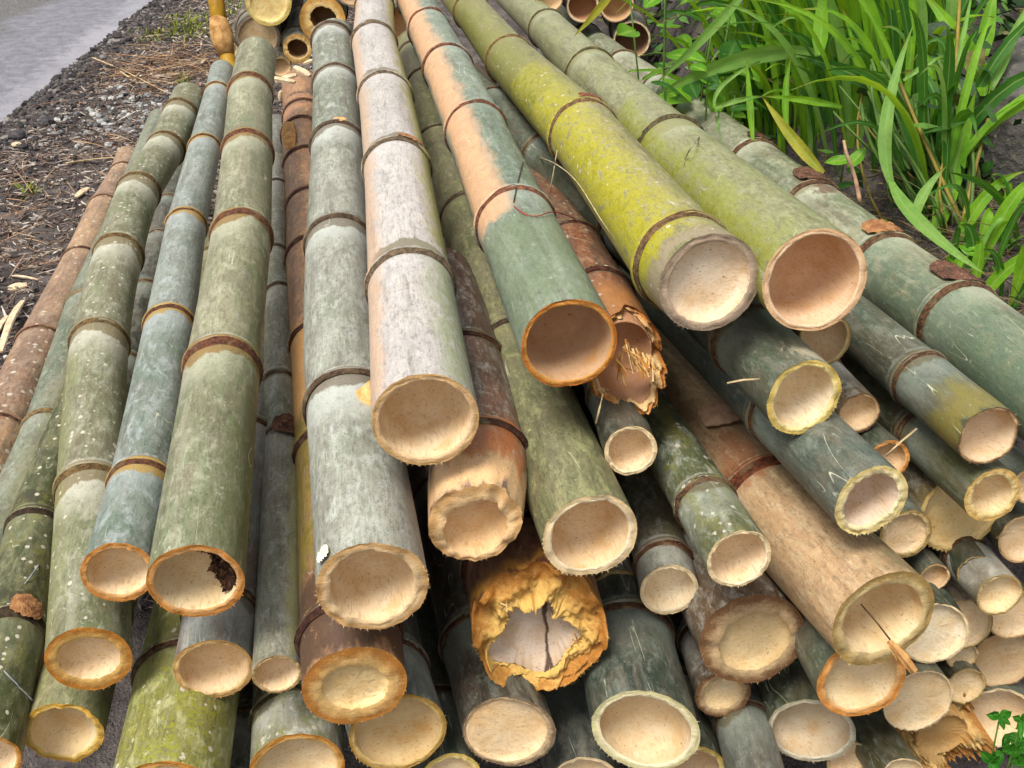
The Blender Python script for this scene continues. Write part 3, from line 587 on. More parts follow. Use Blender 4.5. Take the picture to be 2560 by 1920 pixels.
pole('P16', 'blue green pole with a long peeled orange stripe and a hollow orange rimmed end',
     S(a=(142, 154, 138), b=(104, 122, 100), c=(116, 128, 118), w=(184, 196, 186), brown=.08, bw=.0, band=.0, bloom=.25, bb=.0, pale=.3, scr=1.0, rough=.36,
       side=[((224, 176, 134), -.29, .19, .09, .95, .25, .36, 3), ((122, 140, 92), -.1, .4, .2, .5, .3, 0, .33)]), rimmat((214, 140, 48), (190, 104, 20), .6), cupmat((204, 160, 118), .4), nodes=[0, 70, 180, 330, 560], wall=.125, depth=1.6, ring=(136, 84, 60), ringh=.007, fuzz=20, rag=.002)
def brk17(th, rng):
    s = np.where(np.cos(th) > -.15, .075, 0.0) + .02 * np.sin(th * 4) + np.repeat(rng.uniform(0, .03, len(th) // 4 + 1), 4)[:len(th)]
    return np.convolve(np.r_[s[-1], s, s[0]], [.25, .5, .25], 'valid') - .03
p17 = pole('P17', 'splintered orange brown pole crushed open beside the orange striped one',
     S(a=(150, 96, 66), b=(112, 76, 58), w=(204, 170, 130), brown=.5, bc=(84, 54, 40), spots=.3, pale=.3, bloom=0, side=[((192, 132, 78), 0, 1.2, .1, .9, .4, 0, .17)]), rimmat((236, 190, 120), (206, 124, 40)), cupmat((196, 140, 100), .5), nodes=[(1262, 0), (1330, 0), (1420, 0), (1490, 0)], wall=.2, depth=1.2, ring=(96, 50, 36), broken=brk17, fuzz=60)
pole('P18', 'bright yellow green mossy pole with a thick grey brown rim round a shallow septum',
     S(a=(158, 154, 108), b=(130, 134, 80), w=(196, 186, 140), brown=.1, pale=.35, bw=.012, band=.4, bandc=(134, 118, 70), bandc2=(176, 156, 104), bloom=.05, fleck=.6, scr=.9, spots=.08,
       side=[((196, 188, 0), -.32, .30, .20, 1.0, 1.4, .05, 1.3), ((150, 150, 46), -.4, .4, .3, .7, .9, 1.0, 3), ((168, 150, 124), .0, 1.2, .1, .85, .3, 0, .035)]), GREYR, cupmat((232, 206, 172), .25), nodes=[30, 145, 347, 640], wall=.185, depth=.30, ring=(132, 100, 66), ringh=.008, fuzz=25, chips=.08)
pole('P19', 'pale green pole with a pinkish cup shaped end, beside the bright yellow green one',
     S(a=(158, 164, 122), b=(146, 152, 104), w=(188, 192, 162), brown=.06, pale=.25, bw=.07, band=.6, bandc=(144, 140, 88), bandc2=(132, 128, 72), bloom=.3, fleck=.35, side=[((164, 168, 40), -.45, .24, .16, .85, .4, 0, 1.0)]), PINK, cupmat((232, 188, 144), .2), nodes=[75, 185, 378], wall=.13, depth=1.5, ring=(104, 92, 60), ringh=.006, fuzz=18)
p20 = pole('P20', 'longest pole along the grassy bank, grey green with dark brown sheath scraps at its nodes',
     S(a=(160, 162, 136), b=(116, 130, 102), w=(190, 194, 170), brown=.16, bc=(120, 96, 74), pale=.35, bw=.02, band=.55, bandc=(140, 124, 62), bandc2=(110, 84, 60), bloom=.55, scr=1.0, rough=.36, side=[((96, 126, 100), -.35, .3, .2, .7, .4, 0, .6), ((120, 84, 74), .02, .12, .05, .8, .7, .85, .98)]), TAN, PEACH, nodes=[(1462, 0), (1560, 0), (1645, 0), (1735, 0), (1885, 0), (2035, 0), (2212, 0), (2395, 0)], ring=(118, 84, 58), ringh=.008)
# ---- second layer and lower, seen mostly as cut ends
DG = dict(a=(86, 98, 80), b=(56, 68, 54), w=(150, 158, 146), brown=.2, bc=(88, 78, 58), rough=.34, scr=.9, pale=.25)  # dark green, lowered further to stand in for shade between the ends
pole('P21', 'dark green pole with whitish scuffs at its yellow rimmed end, under the pale green one',
     S(DG, side=[((196, 184, 156), .08, .10, .06, .8, .6, 0, .07)]), YEL, PALEP, wall=.19, depth=1.2, fuzz=40, spacing=.5)
pole('P22', 'smooth blue green pole whose thick pale yellow rim has splintered at one side',
     S(DG, a=(94, 106, 98), b=(70, 84, 74), brown=.12), rimmat((236, 218, 156), (222, 196, 118)), cupmat((224, 196, 166), .15), wall=.26, depth=1.15, fuzz=90, rag=.003, chips=.14, spacing=.5)
p23 = pole('P23', 'big tan pinkish pole with a wooden splinter hanging over its lip',
     S(a=(204, 170, 130), b=(176, 146, 110), c=(190, 158, 122), w=(222, 202, 166), brown=.3, bc=(158, 122, 92), ndc=(90, 44, 26), nd=.9, bloom=.1, band=.7, bw=.008, bandc=(150, 84, 48), bandc2=(106, 60, 40), side=[((112, 108, 76), .24, .22, .12, .8, .5, 0, .5), ((176, 108, 70), -.12, .12, .07, .6, .6, .28, .40)]), OLIVE, YELP, nodes=[1235], wall=.24, depth=1.15, ring=(128, 70, 40), ringh=.010, fuzz=40, chips=.08)
pole('P24', 'mossy dark green pole blotched with grey lichen, between the thin poles and the tan one',
     S(a=(98, 106, 74), b=(78, 88, 60), w=(168, 172, 156), brown=.2, moss=.75, mc=(128, 132, 46), pale=.7, spots=.3, fleck=.9), PALE, PEACH, wall=.14, depth=1.25, spacing=.5)
pole('P25', 'small dark skinned pole end directly below the splintered orange one',
     S(DG, a=(86, 84, 70), b=(68, 68, 56), brown=.5), PALE, TANP, wall=.17, depth=1.0, fuzz=12, spacing=.5)
pole('P26', 'small olive pole end with a scarred node just behind its rim',
     S(a=(122, 122, 92), b=(98, 102, 78), brown=.5, bandc=(130, 96, 60)), PALE, PALEP, nodes=[1405], wall=.17, depth=1.1, ring=(122, 80, 54), fuzz=24)
pole('P27', 'stout pole end hacked round with a blade, pale peach, under the pinkish grey pole',
     S(a=(146, 112, 96), b=(112, 88, 78), brown=.5, bc=(88, 56, 44), bloom=0, side=[((240, 196, 144), 0, 1.3, .1, .97, .5, 0, .075), ((206, 122, 66), .1, .3, .1, .7, .7, .06, .14)]), rimmat((236, 190, 128), (212, 160, 96), .15), cupmat((238, 196, 140), .3), cut=.30, wall=.30, depth=.55, ecc=(0, -.16), hack=(.085, .24, .35), ring=(90, 54, 40), spacing=.3, rag=.004, fuzz=20, tilt=(0, 0))
def brk28(th, rng):
    c = np.cos(th + .25); s = .035 * np.clip(.35 + c, 0, 1.2) + np.repeat(rng.uniform(0, .03, len(th) // 7 + 1), 7)[:len(th)]
    return np.convolve(np.r_[s[-1], s, s[0]], [.2, .6, .2], 'valid') - .03
p28 = pole('P28', 'largest broken red brown pole with a jagged amber torn face',
     S(a=(128, 78, 58), b=(98, 60, 48), w=(186, 140, 96), brown=.5, bc=(84, 42, 32), bloom=0, moss=.4, mc=(150, 84, 58), side=[((206, 146, 50), 0, 1.3, .1, .95, .7, 0, .02)]), rimmat((228, 178, 78), (184, 116, 36), .6), cupmat((204, 182, 160), .15, 11), wall=.33, wallf=lambda t: .18 + .42 * np.clip(.45 + .8 * np.cos(t + .1), 0, 1) + .08 * np.cos(5 * t + 1) + .12 * np.clip(np.cos(t - 2.0), 0, 1), ecc=(.03, -.06), depth=.30, broken=brk28, slope=True, ring=(90, 48, 36), ringh=.012, fuzz=90, tilt=(0, 0))
pole('P29', 'large very dark green pole with a slanting pale cream cut, under the torn amber one',
     S(DG, a=(62, 76, 66), b=(46, 58, 52), brown=.1, fleck=.5), rimmat((226, 214, 166), (196, 186, 130)), cupmat((222, 194, 148), .15), wall=.16, depth=.9, tilt=(14, 0), fuzz=60, spacing=.5)
pole('P30', 'fat brown ringed end almost closed by a pale septum, beneath the mossy pole',
     S(a=(110, 84, 60), b=(80, 64, 48), brown=.5), BROWNR, cupmat((228, 196, 138), .3), wall=.34, depth=.22, ecc=(-.05, -.08), fuzz=50, rag=.003)
pole('P31', 'little stub end peeping out just below the fat brown ringed end', S(a=(96, 78, 58), b=(76, 62, 48), brown=.5), BROWNR, YELP, wall=.30, depth=.3, fuzz=30)
pole('P32', 'greyish oval end on a dark green pole with a fine crack across its cup', S(DG, a=(72, 78, 54), b=(56, 62, 44), moss=.3, mc=(96, 98, 44)), rimmat((206, 196, 168), (170, 158, 126)), GREYP, wall=.13, depth=.6, tilt=(14, 0), fuzz=40, spacing=.5)
pole('P33', 'amber ringed shallow end partly covered by the big tan pole', S(DG), ORANGE, YELP, wall=.20, depth=.35, fuzz=20)
pole('P34', 'smooth round cream end with almost no rim, beneath the hanging splinter', S(DG), PALE, cupmat((230, 200, 152), .15), wall=.06, depth=.16, tilt=(-6, 0), fuzz=30)
pole('P35', 'slender olive pole end just right of the round cream end', S(DG, a=(96, 90, 66)), OLIVE, YELP, wall=.10, depth=.4, fuzz=20)
pole('P36', 'crescent of a cream end showing past the rim of the big tan pole', S(DG), PALE, PALEP, wall=.08, depth=.2)
pole('P36b', 'blunt tan end right behind the cream crescent', S(a=(150, 124, 88), b=(120, 100, 74)), OLIVE, TANP, wall=.1, depth=.15)
pole('P37', 'brownish closed end with black pinholes above the small leafy plant', S(DG), BROWNR, cupmat((204, 170, 124), .3), wall=.1, depth=.2, fuzz=50)
pole('P38', 'cup shaped end with a torn lip, leaves of a small plant in front of it', S(DG), PALE, TANP, wall=.09, depth=.5, tilt=(10, 0), rag=.003, chips=.2, fuzz=30)
pole('P39', 'rough edged pale end at the frame edge, above the pinholed closed end', S(DG), TAN, TANP, wall=.08, depth=.2, fuzz=30)
pole('P40', 'small grey brown pole with a chewed dark rim, at the bank side', S(a=(122, 112, 90), b=(96, 90, 72)), OLIVE, YELP, wall=.12, depth=.5, fuzz=26)
pole('P41', 'cut end sliced by the frame edge with a straw lying across it', S(DG), TAN, TANP, wall=.1, depth=.35)
pole('P42', 'wide flat yellowish end with shaggy lower edge, under the slim olive pole', S(a=(128, 112, 76), b=(104, 92, 64)), rimmat((228, 192, 116), (206, 166, 84), .25), cupmat((232, 196, 126), .3), wall=.12, depth=.10, tilt=(-8, 0), fuzz=130)
pole('P43', 'slim olive green pole with a small golden cup, below the scuffed dark green one',
     S(DG, a=(98, 102, 66), b=(78, 84, 56)), rimmat((226, 194, 118), (208, 164, 82)), YELP, wall=.28, depth=.95, fuzz=30, spacing=.5)
pole('P44', 'scuffed dark green pole whose rim is worn brown, just under the long bank side pole',
     S(DG, side=[((140, 128, 60), 0, 1.3, .1, .8, .6, 0, .07)]), BROWNR, cupmat((222, 190, 150), .25), wall=.10, depth=.8, fuzz=60, spacing=.5)
pole('P46', 'shaded amber brown end hidden under the pale green pole with the pinkish cup', S(a=(150, 126, 84), b=(120, 98, 66)), OLIVE, DARKP, wall=.14, depth=.6, fuzz=30)
pole('P47', 'small brown end right of the yellow rimmed dark green pole', S(a=(130, 108, 76), b=(100, 84, 60)), BROWNR, TANP, wall=.15, depth=.8, fuzz=14)
pole('P48', 'sliver of an orange end behind the splintered pale yellow rim', S(DG, a=(96, 104, 70)), ORANGE, DARKP, wall=.2, depth=.5)
pole('P49', 'tan end half hidden behind the lower side of the splintered pale yellow rim', S(DG), OLIVE, TANP, wall=.2, depth=.2)
pole('P50', 'small end cut off by the frame edge beside the golden cup', S(DG), TAN, TANP, wall=.14, depth=.5)
# ---- bottom row
pole('P51', 'mossy pole with a shallow amber end at the bottom edge, under the thinnest pole',
     S(a=(150, 148, 124), b=(120, 124, 84), moss=.7, mc=(136, 144, 56), spots=.35, pale=.6), AMBER, YELP, nodes=[1790], wall=.16, depth=.4, tilt=(0, 0), ring=(96, 84, 50), fuzz=30)
pole('P52', 'grey skinned pole with a bristly yellow rim tucked behind the solid amber oval', S(GREY, a=(120, 128, 124), b=(98, 106, 104), brown=.1), rimmat((216, 176, 96), (176, 130, 42), .7), cupmat((216, 180, 120), .4), wall=.14, depth=.3, tilt=(0, 0), fuzz=110)
pole('P53', 'flush closed peach end in a thick dark skin with one black borehole', S(DG, a=(66, 58, 46), b=(52, 46, 38), brown=.5, bc=(70, 40, 30)), rimmat((190, 160, 116), (120, 98, 72)), cupmat((238, 202, 150), .15), wall=.12, depth=.10, tilt=(14, 0), ecc=(.06, .02), fuzz=30)
pole('P54', 'tip of a yellow end at the bottom edge below the black borehole', S(DG), YEL, YELP, wall=.2, depth=.3)
pole('P55', 'pale curved top of an end at the bottom edge on a dark grey pole', S(DG, a=(74, 80, 76), b=(60, 66, 62)), PALE, TANP, wall=.12, depth=.3, tilt=(8, 0), fuzz=30)
pole('P56', 'torn yellow end at the bottom edge beneath the slanting cream cut', S(DG), rimmat((226, 200, 120), (196, 164, 60)), DARKP, wall=.18, depth=.5, rag=.006, chips=.2, tilt=(8, 0), fuzz=60)
pole('P57', 'dull grey pole running off the bottom edge between the stub and the greyish oval', S(DG, a=(96, 98, 92), b=(78, 80, 74), brown=.3), TAN, TANP, spacing=.5)
pole('P58', 'dark mossy pole with a thin cream arc of its end at the bottom edge', S(DG, a=(76, 74, 46), b=(60, 58, 38), moss=.3, mc=(100, 100, 48)), PALE, YELP, wall=.08, depth=.25, fuzz=20)
def brk59(th, rng):
    return np.where(np.cos(th) > .1, .05, 0) + np.abs(rng.normal(0, .014, len(th))) + .02 * np.sin(3 * th)
p59 = pole('P59', 'split and crumbled amber stump end next to the small leafy plant', S(a=(96, 66, 48), b=(72, 50, 38), brown=.5, spots=.4), rimmat((216, 172, 92), (168, 108, 40), .5), cupmat((196, 150, 84), .5), wall=.4, depth=.25, broken=brk59, fuzz=60)
pole('P62', 'shaded tan pole end behind the small scarred olive one', S(a=(150, 118, 80), b=(116, 92, 66)), OLIVE, DARKP, wall=.2, depth=.4)
pole('P64', 'tan end tucked between the wide flat yellowish end and the chewed dark rim', S(DG), OLIVE, TANP, wall=.12, depth=.4)
pole('P65', 'dim small end in the shade below the wide flat yellowish end', S(DG), TAN, DARKP, wall=.14, depth=.5)
pole('P66', 'small pale end squeezed between the amber ringed and the smooth cream ends', S(DG), PALE, YELP, wall=.1, depth=.2)
pole('P67', 'little straw coloured end just above the slender olive pole', S(DG), TAN, YELP, wall=.12, depth=.3)
pole('P68', 'shaded round end near the bottom edge beside the greyish oval', S(DG, a=(84, 80, 58)), OLIVE, TANP, wall=.12, depth=.3)
pole('P63', 'added dark pole that blackens the gap between brown banded and slim blue grey poles', S(DG, a=(60, 62, 50), b=(46, 48, 40)), OLIVE, TANP)  # added pole, its dark skin stands in for deep shade in the gap
# ---- the pile behind
GB = 'cut ends of the second pile behind'
bs = S(DG, a=(70, 62, 50), b=(54, 48, 40), brown=.4)
pole('B1', 'solid yellow end of the rear pile, beside the upright stake', bs, YEL, cupmat((240, 210, 130), .3), wall=.2, depth=.1, group=GB)
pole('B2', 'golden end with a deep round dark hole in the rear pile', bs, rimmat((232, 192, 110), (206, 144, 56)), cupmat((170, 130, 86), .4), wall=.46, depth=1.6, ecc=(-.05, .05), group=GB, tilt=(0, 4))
pole('B3', 'pale solid end of the rear pile above the sage green pole', bs, GREYR, cupmat((232, 200, 150), .3), wall=.16, depth=.1, group=GB, tilt=(0, 4))
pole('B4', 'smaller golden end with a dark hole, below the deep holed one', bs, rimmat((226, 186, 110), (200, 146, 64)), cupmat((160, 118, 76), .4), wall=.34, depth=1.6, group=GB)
pole('B5', 'tiny pale end at the foot of the upright stake', bs, PALE, TANP, wall=.25, depth=.5, group=GB)
pole('B6', 'dim tan end behind the loose chips', bs, OLIVE, DARKP, wall=.15, depth=.5, group=GB)
pole('B7', 'grey rimmed end at the very top of the rear pile', bs, GREYR, DARKP, wall=.12, depth=.8, group=GB)
pole('B8', 'shaded hollow end between the pinkish grey and the orange striped poles', bs, GREYR, DARKP, wall=.10, depth=1.4, group=GB)
pole('B9', 'rim of a brown end at the top edge next to the bank side poles', bs, TAN, DARKP, wall=.1, depth=.6, group=GB)
pole('B10', 'reddish hollow end with a pale rim crossed by a grass tip', bs, PALE, cupmat((186, 128, 88), .4), wall=.13, depth=1.2, group=GB)
pole('B11', 'clean pale ring at the top edge beside the weeds', bs, PINK, cupmat((206, 160, 110), .2), wall=.11, depth=1.2, group=GB)
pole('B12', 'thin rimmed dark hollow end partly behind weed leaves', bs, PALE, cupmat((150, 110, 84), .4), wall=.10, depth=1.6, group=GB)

# ------------------------------------------------------------------ things on and around the pile
rnd = random.Random(11); nr = np.random.default_rng(5)
def ray_d(u, v): return at(u, v, 1.0) - Vector((0, 0, HC))
def on_ground(u, v, z=0.0):
    lo, hi = .8, 14.0
    for _ in range(3):
        ds = np.linspace(lo, hi, 90); q = at(u, v, 1.0) - Vector((0, 0, HC))
        below = np.nonzero(HC + q.z * ds <= gz(q.x * ds, q.y * ds) + z)[0]
        k = below[0] if len(below) else 89
        lo, hi = ds[max(0, k - 1)], ds[k]
    return at(u, v, hi)
def on_pole(key, u, v, lift=0.0):
    A = POSE[key]; a, bk = Vector(A[0:3]), Vector(A[3:6]); ax = bk - a; L2 = ax.length_squared
    d = .9
    while d < 6:
        p = at(u, v, d); t = (p - a).dot(ax) / L2
        if 0 <= t <= 1 and (p - a - ax * t).length < A[6] + (A[7] - A[6]) * t + lift: return p
        d += .002
    return at(u, v, 2.0)
def tube(name, pts, r, mat, parent=None, n=6, r1=None):
    pts = [Vector(p) for p in pts]; V, Fc = [], []
    for i, p in enumerate(pts):
        t = (pts[min(i + 1, len(pts) - 1)] - pts[max(i - 1, 0)]).normalized(); s = t.orthogonal().normalized(); q = t.cross(s)
        rr = r + ((r1 if r1 is not None else r) - r) * i / (len(pts) - 1)
        for k in range(n):
            a_ = 2 * math.pi * k / n; V.append(p + (s * math.cos(a_) + q * math.sin(a_)) * rr)
    for i in range(len(pts) - 1):
        for k in range(n): Fc.append((i * n + k, i * n + (k + 1) % n, (i + 1) * n + (k + 1) % n, (i + 1) * n + k))
    Fc += [tuple(range(n - 1, -1, -1)), tuple(range((len(pts) - 1) * n, len(pts) * n))]
    return mesh(name, V, Fc, mat, parent)
def smooth_path(pts, k=6):
    out = []
    P = [pts[0]] + list(pts) + [pts[-1]]
    for i in range(1, len(P) - 2):
        for j in range(k):
            t = j / k; a_, b_, c_, d_ = P[i - 1], P[i], P[i + 1], P[i + 2]
            out.append(.5 * ((2 * b_) + (c_ - a_) * t + (2 * a_ - 5 * b_ + 4 * c_ - d_) * t * t + (3 * b_ - a_ - 3 * c_ + d_) * t ** 3))
    out.append(P[-2]); return out
# ---- loose pieces in bulk (gravel, litter, straw)
ICO_T = (1 + 5 ** .5) / 2
ICO = np.array([(-1, ICO_T, 0), (1, ICO_T, 0), (-1, -ICO_T, 0), (1, -ICO_T, 0), (0, -1, ICO_T), (0, 1, ICO_T), (0, -1, -ICO_T), (0, 1, -ICO_T), (ICO_T, 0, -1), (ICO_T, 0, 1), (-ICO_T, 0, -1), (-ICO_T, 0, 1)]) / 1.9
ICF = [(0, 11, 5), (0, 5, 1), (0, 1, 7), (0, 7, 10), (0, 10, 11), (1, 5, 9), (5, 11, 4), (11, 10, 2), (10, 7, 6), (7, 1, 8), (3, 9, 4), (3, 4, 2), (3, 2, 6), (3, 6, 8), (3, 8, 9), (4, 9, 5), (2, 4, 11), (6, 2, 10), (8, 6, 7), (9, 8, 1)]
def rotm(rng):
    q = rng.normal(size=4); q /= np.linalg.norm(q); w_, x, y, z = q
    return np.array([[1 - 2 * (y * y + z * z), 2 * (x * y - z * w_), 2 * (x * z + y * w_)], [2 * (x * y + z * w_), 1 - 2 * (x * x + z * z), 2 * (y * z - x * w_)], [2 * (x * z - y * w_), 2 * (y * z + x * w_), 1 - 2 * (x * x + y * y)]])
def stones(xs, ys, sizes, lift=.2):
    V, Fc = [], []
    zs_ = gz(xs, ys)
    for x, y, z, s in zip(xs, ys, zs_, sizes):
        p = (ICO * nr.uniform(.65, 1.25, (12, 1))) @ rotm(nr).T * s * np.array([1, 1, .75]); i0 = len(V)
        V += list(map(tuple, p + (x, y, z + s * lift))); Fc += [(a + i0, b_ + i0, c + i0) for a, b_, c in ICF]
    return V, Fc
def in_verge(n, x0=-2.45, x1=-.75, y0=1.9, y1=8.6):
    return nr.uniform(x0, x1, n), nr.uniform(y0, y1, n)
n = 5200
xs = ROADX - .08 + np.abs(nr.normal(0, .26, n)); ys = nr.uniform(2.2, 8.8, n) ** 1.0
sz = nr.lognormal(-4.85, .5, n).clip(.004, .03)
V, Fc = stones(xs, ys, sz)
tag(mesh('gravel', V, Fc, island('gravel_stone', [(58, 54, 56), (72, 68, 68), (44, 42, 46), (98, 92, 92), (66, 60, 60), (128, 122, 118), (52, 48, 52)], .7, .35), smooth=False), kind='stuff')
xs, ys = in_verge(3600); sz = nr.lognormal(-5.2, .5, 3600).clip(.003, .02)
V, Fc = stones(xs, ys, sz)
tag(mesh('grit', V, Fc, island('grit_stone', [(84, 78, 76), (60, 54, 52), (120, 112, 106), (168, 160, 152), (48, 44, 44), (98, 84, 76)], .8, .3), smooth=False), kind='stuff')
def slivers(xs, ys, ln, wd, th=.0016, zadd=.004, tilt=.35, zfun=gz, dirs=None):
    V, Fc = [], []; zs_ = zfun(xs, ys)
    for k, (x, y, z, l, w_) in enumerate(zip(xs, ys, zs_, ln, wd)):
        a_ = nr.uniform(0, 6.283) if dirs is None else dirs[k]; el = nr.normal(0, tilt * .5); roll = nr.normal(0, .5)
        d = np.array([math.cos(a_) * math.cos(el), math.sin(a_) * math.cos(el), math.sin(el)]); s = np.array([-math.sin(a_), math.cos(a_), 0]) * math.cos(roll) + np.array([0, 0, math.sin(roll)])
        u = np.cross(d, s); c = np.array([x, y, z + zadd + abs(math.sin(el)) * l * .4]); bend = u * l * nr.normal(0, .07)
        i0 = len(V)
        for q, ww in ((-.5, .35), (0, 1), (.5, .3)):
            m = c + d * l * q + bend * (1 - 4 * q * q)
            for sg, tz in ((-1, -1), (1, -1), (1, 1), (-1, 1)): V.append(tuple(m + s * w_ * .5 * sg * ww + u * th * tz))
        for r in (0, 1):
            o_ = i0 + r * 4
            for e in range(4): Fc.append((o_ + e, o_ + (e + 1) % 4, o_ + 4 + (e + 1) % 4, o_ + 4 + e))
        Fc += [(i0 + 3, i0 + 2, i0 + 1, i0), (i0 + 8, i0 + 9, i0 + 10, i0 + 11)]
    return V, Fc
n = 21000; xs, ys = in_verge(n, -2.3)
V, Fc = slivers(xs, ys, nr.lognormal(-3.6, .6, n).clip(.008, .16), nr.lognormal(-5.5, .55, n).clip(.0015, .014))
tag(mesh('bark_litter', V, Fc, island('litter', [(130, 116, 110), (98, 86, 82), (152, 136, 126), (78, 68, 66), (176, 162, 152), (134, 112, 102), (204, 194, 184), (112, 104, 102), (60, 52, 52), (156, 130, 112)], .85, .2), smooth=False), kind='stuff')
n = 1500; xs, ys = in_verge(n, -2.25, -.9)
V, Fc = slivers(xs, ys, nr.lognormal(-3.7, .5, n).clip(.008, .07), nr.lognormal(-4.9, .45, n).clip(.003, .018), .003)
tag(mesh('pale_chips', V, Fc, island('pale_chip', [(190, 182, 172), (168, 158, 148), (206, 198, 186), (150, 140, 132)], .8, .2), smooth=False), kind='stuff')
# white pebbly patch
g0 = on_ground(330, 290); n = 260; xs = g0.x + nr.normal(0, .16, n); ys = g0.y + nr.normal(0, .28, n)
V, Fc = stones(xs, ys, nr.uniform(.006, .022, n)); tag(mesh('pale_pebbles', V, Fc, island('pebble', [(160, 160, 160), (130, 130, 132), (182, 182, 180), (104, 104, 106)], .7, .3), smooth=False), kind='stuff')
def ribbons(pts0, dirs, ln, wd, droop, cols, name, seg=4, nz=60, rough=.7):
    V, Fc = [], []
    for p, d, l, w_, dr in zip(pts0, dirs, ln, wd, droop):
        p = np.array(p, float); d = np.array(d, float); d /= np.linalg.norm(d) + 1e-9; s = np.cross(d, nr.normal(size=3)); s /= np.linalg.norm(s) + 1e-9; i0 = len(V)
        for k in range(seg + 1):
            q = k / seg; c = p + d * l * q + np.array([0, 0, -1]) * dr * l * q * q; ww = w_ * .5 * (1 - q ** 2 * .9)
            V += [tuple(c - s * ww), tuple(c + s * ww)]
            if k: Fc.append((i0 + 2 * k - 2, i0 + 2 * k - 1, i0 + 2 * k + 1, i0 + 2 * k))
    return mesh(name, V, Fc, island(name + '_fibre', cols, rough, .25, nz), smooth=True)
P0, D0, LN, WD, DR = [], [], [], [], []
for (u, v, su, sv, k) in ((450, 165, 70, 26, 420), (370, 200, 60, 25, 150), (90, 480, 70, 40, 40), (300, 350, 70, 40, 30), (60, 610, 60, 40, 60), (200, 380, 90, 60, 40)):
    for _ in range(k):
        g = on_ground(u + nr.normal(0, su), v + nr.normal(0, sv)); a_ = nr.uniform(0, 6.28)
        P0.append((g.x, g.y, g.z + nr.uniform(.004, .03))); D0.append((math.cos(a_), math.sin(a_), nr.uniform(-.05, .3))); LN.append(nr.uniform(.06, .30)); WD.append(nr.uniform(.0015, .004)); DR.append(nr.uniform(0, .25))
tag(ribbons(P0, D0, LN, WD, DR, [(186, 144, 104), (160, 116, 82), (208, 178, 138), (142, 106, 82), (198, 162, 124), (120, 90, 70)], 'dry_straw'), kind='stuff')
P0, D0, LN, WD, DR = [], [], [], [], []
for (u, v, su, sv, k) in ((480, 66, 34, 18, 520), (395, 92, 26, 9, 220), (610, 22, 40, 14, 300), (455, 205, 12, 8, 70), (70, 480, 14, 10, 50)):
    for _ in range(k):
        g = on_ground(u + nr.normal(0, su), v + nr.normal(0, sv)); P0.append((g.x, g.y, g.z - .004)); D0.append((nr.normal(0, .5), nr.normal(0, .5), 1)); LN.append(nr.uniform(.02, .06)); WD.append(nr.uniform(.004, .009)); DR.append(nr.uniform(0, .5))
tag(ribbons(P0, D0, LN, WD, DR, [(150, 160, 50), (126, 142, 44), (172, 174, 76), (104, 122, 44)], 'verge_grass'), kind='stuff')
# countable pieces on the verge
stone_m = plain('dark_stone', (48, 46, 50), (84, 80, 82), 50, .7)
def stone(u, v, s, label, group=None):
    g = on_ground(u, v); import bmesh
    bm = bmesh.new(); bmesh.ops.create_icosphere(bm, subdivisions=2, radius=s)
    k0 = nr.uniform(0, 50)
    for q in bm.verts:
        c = q.co / s; m = 1 + .35 * (float(vnoise(np.array(c.x * 1.6 + k0), np.array(c.y * 1.6 + c.z * 2.1))) - .5); q.co = q.co * m; q.co.z *= .75
    me = bpy.data.meshes.new('stone'); bm.to_mesh(me); bm.free(); me.materials.append(stone_m)
    o_ = bpy.data.objects.new('stone', me); C.objects.link(o_); o_.location = (g.x, g.y, max(g.z, .006) + s * .35); o_.rotation_euler = (0, 0, nr.uniform(0, 6)); tag(o_, label, 'stone', group)
stone(323, 102, .030, 'rounded dark stone lying on the road just off the gravel edge'); stone(118, 312, .040, 'dark clod on the gravel edge, biggest of the clods by the road')
stone(88, 263, .015, 'small dark stone out on the wet looking road'); stone(133, 222, .012, 'tiny dark stone farther out on the grey road'); stone(45, 345, .035, 'flat dark stone at the near corner of the road edge')
chip_m = plain('pale_wood', (214, 196, 166), (178, 156, 126), 60, .8, .5, stretch=(1, 1, .2))
def sliver(name, a_, b_, w_, th_, mat, label, cat, group=None, twist=.4, extra=0):
    a_, b_ = Vector(a_), Vector(b_); d = b_ - a_; s = d.cross(Vector((0, -.5, 1))).normalized(); u_ = s.cross(d).normalized(); V, Fc = [], []
    for k in range(6):
        q = k / 5; c = a_ + d * q + u_ * (.06 * d.length * math.sin(q * 3.1)); ww = w_ * .5 * (.35 + .65 * math.sin(.35 + q * 2.3)) * nr.uniform(.85, 1.1)
        for sg, tz in ((-1, -1), (1, -.6), (.8, 1), (-.9, .7)): V.append(c + s * ww * sg + u_ * th_ * .5 * tz)
    for k in range(5):
        for e in range(4): Fc.append((k * 4 + e, k * 4 + (e + 1) % 4, k * 4 + 4 + (e + 1) % 4, k * 4 + 4 + e))
    Fc += [(3, 2, 1, 0), (20, 21, 22, 23)]
    if extra:
        for _ in range(extra):
            e1 = a_ + d * nr.uniform(0, .5) + s * w_ * nr.uniform(-.6, .6); e2 = e1 + d * nr.uniform(.3, .7) + s * w_ * nr.normal(0, .35) + u_ * w_ * nr.normal(0, .3); i0 = len(V); k_ = s * w_ * .12; l_ = u_ * w_ * .12
            V += [e1 - k_, e1 + k_, e1 + l_, e2 - k_ * .5, e2 + k_ * .5, e2 + l_ * .5]; Fc += [(i0, i0 + 1, i0 + 4, i0 + 3), (i0 + 1, i0 + 2, i0 + 5, i0 + 4), (i0 + 2, i0, i0 + 3, i0 + 5), (i0 + 3, i0 + 4, i0 + 5)]
    return tag(mesh(name, V, Fc, mat, smooth=False), label, cat, group)
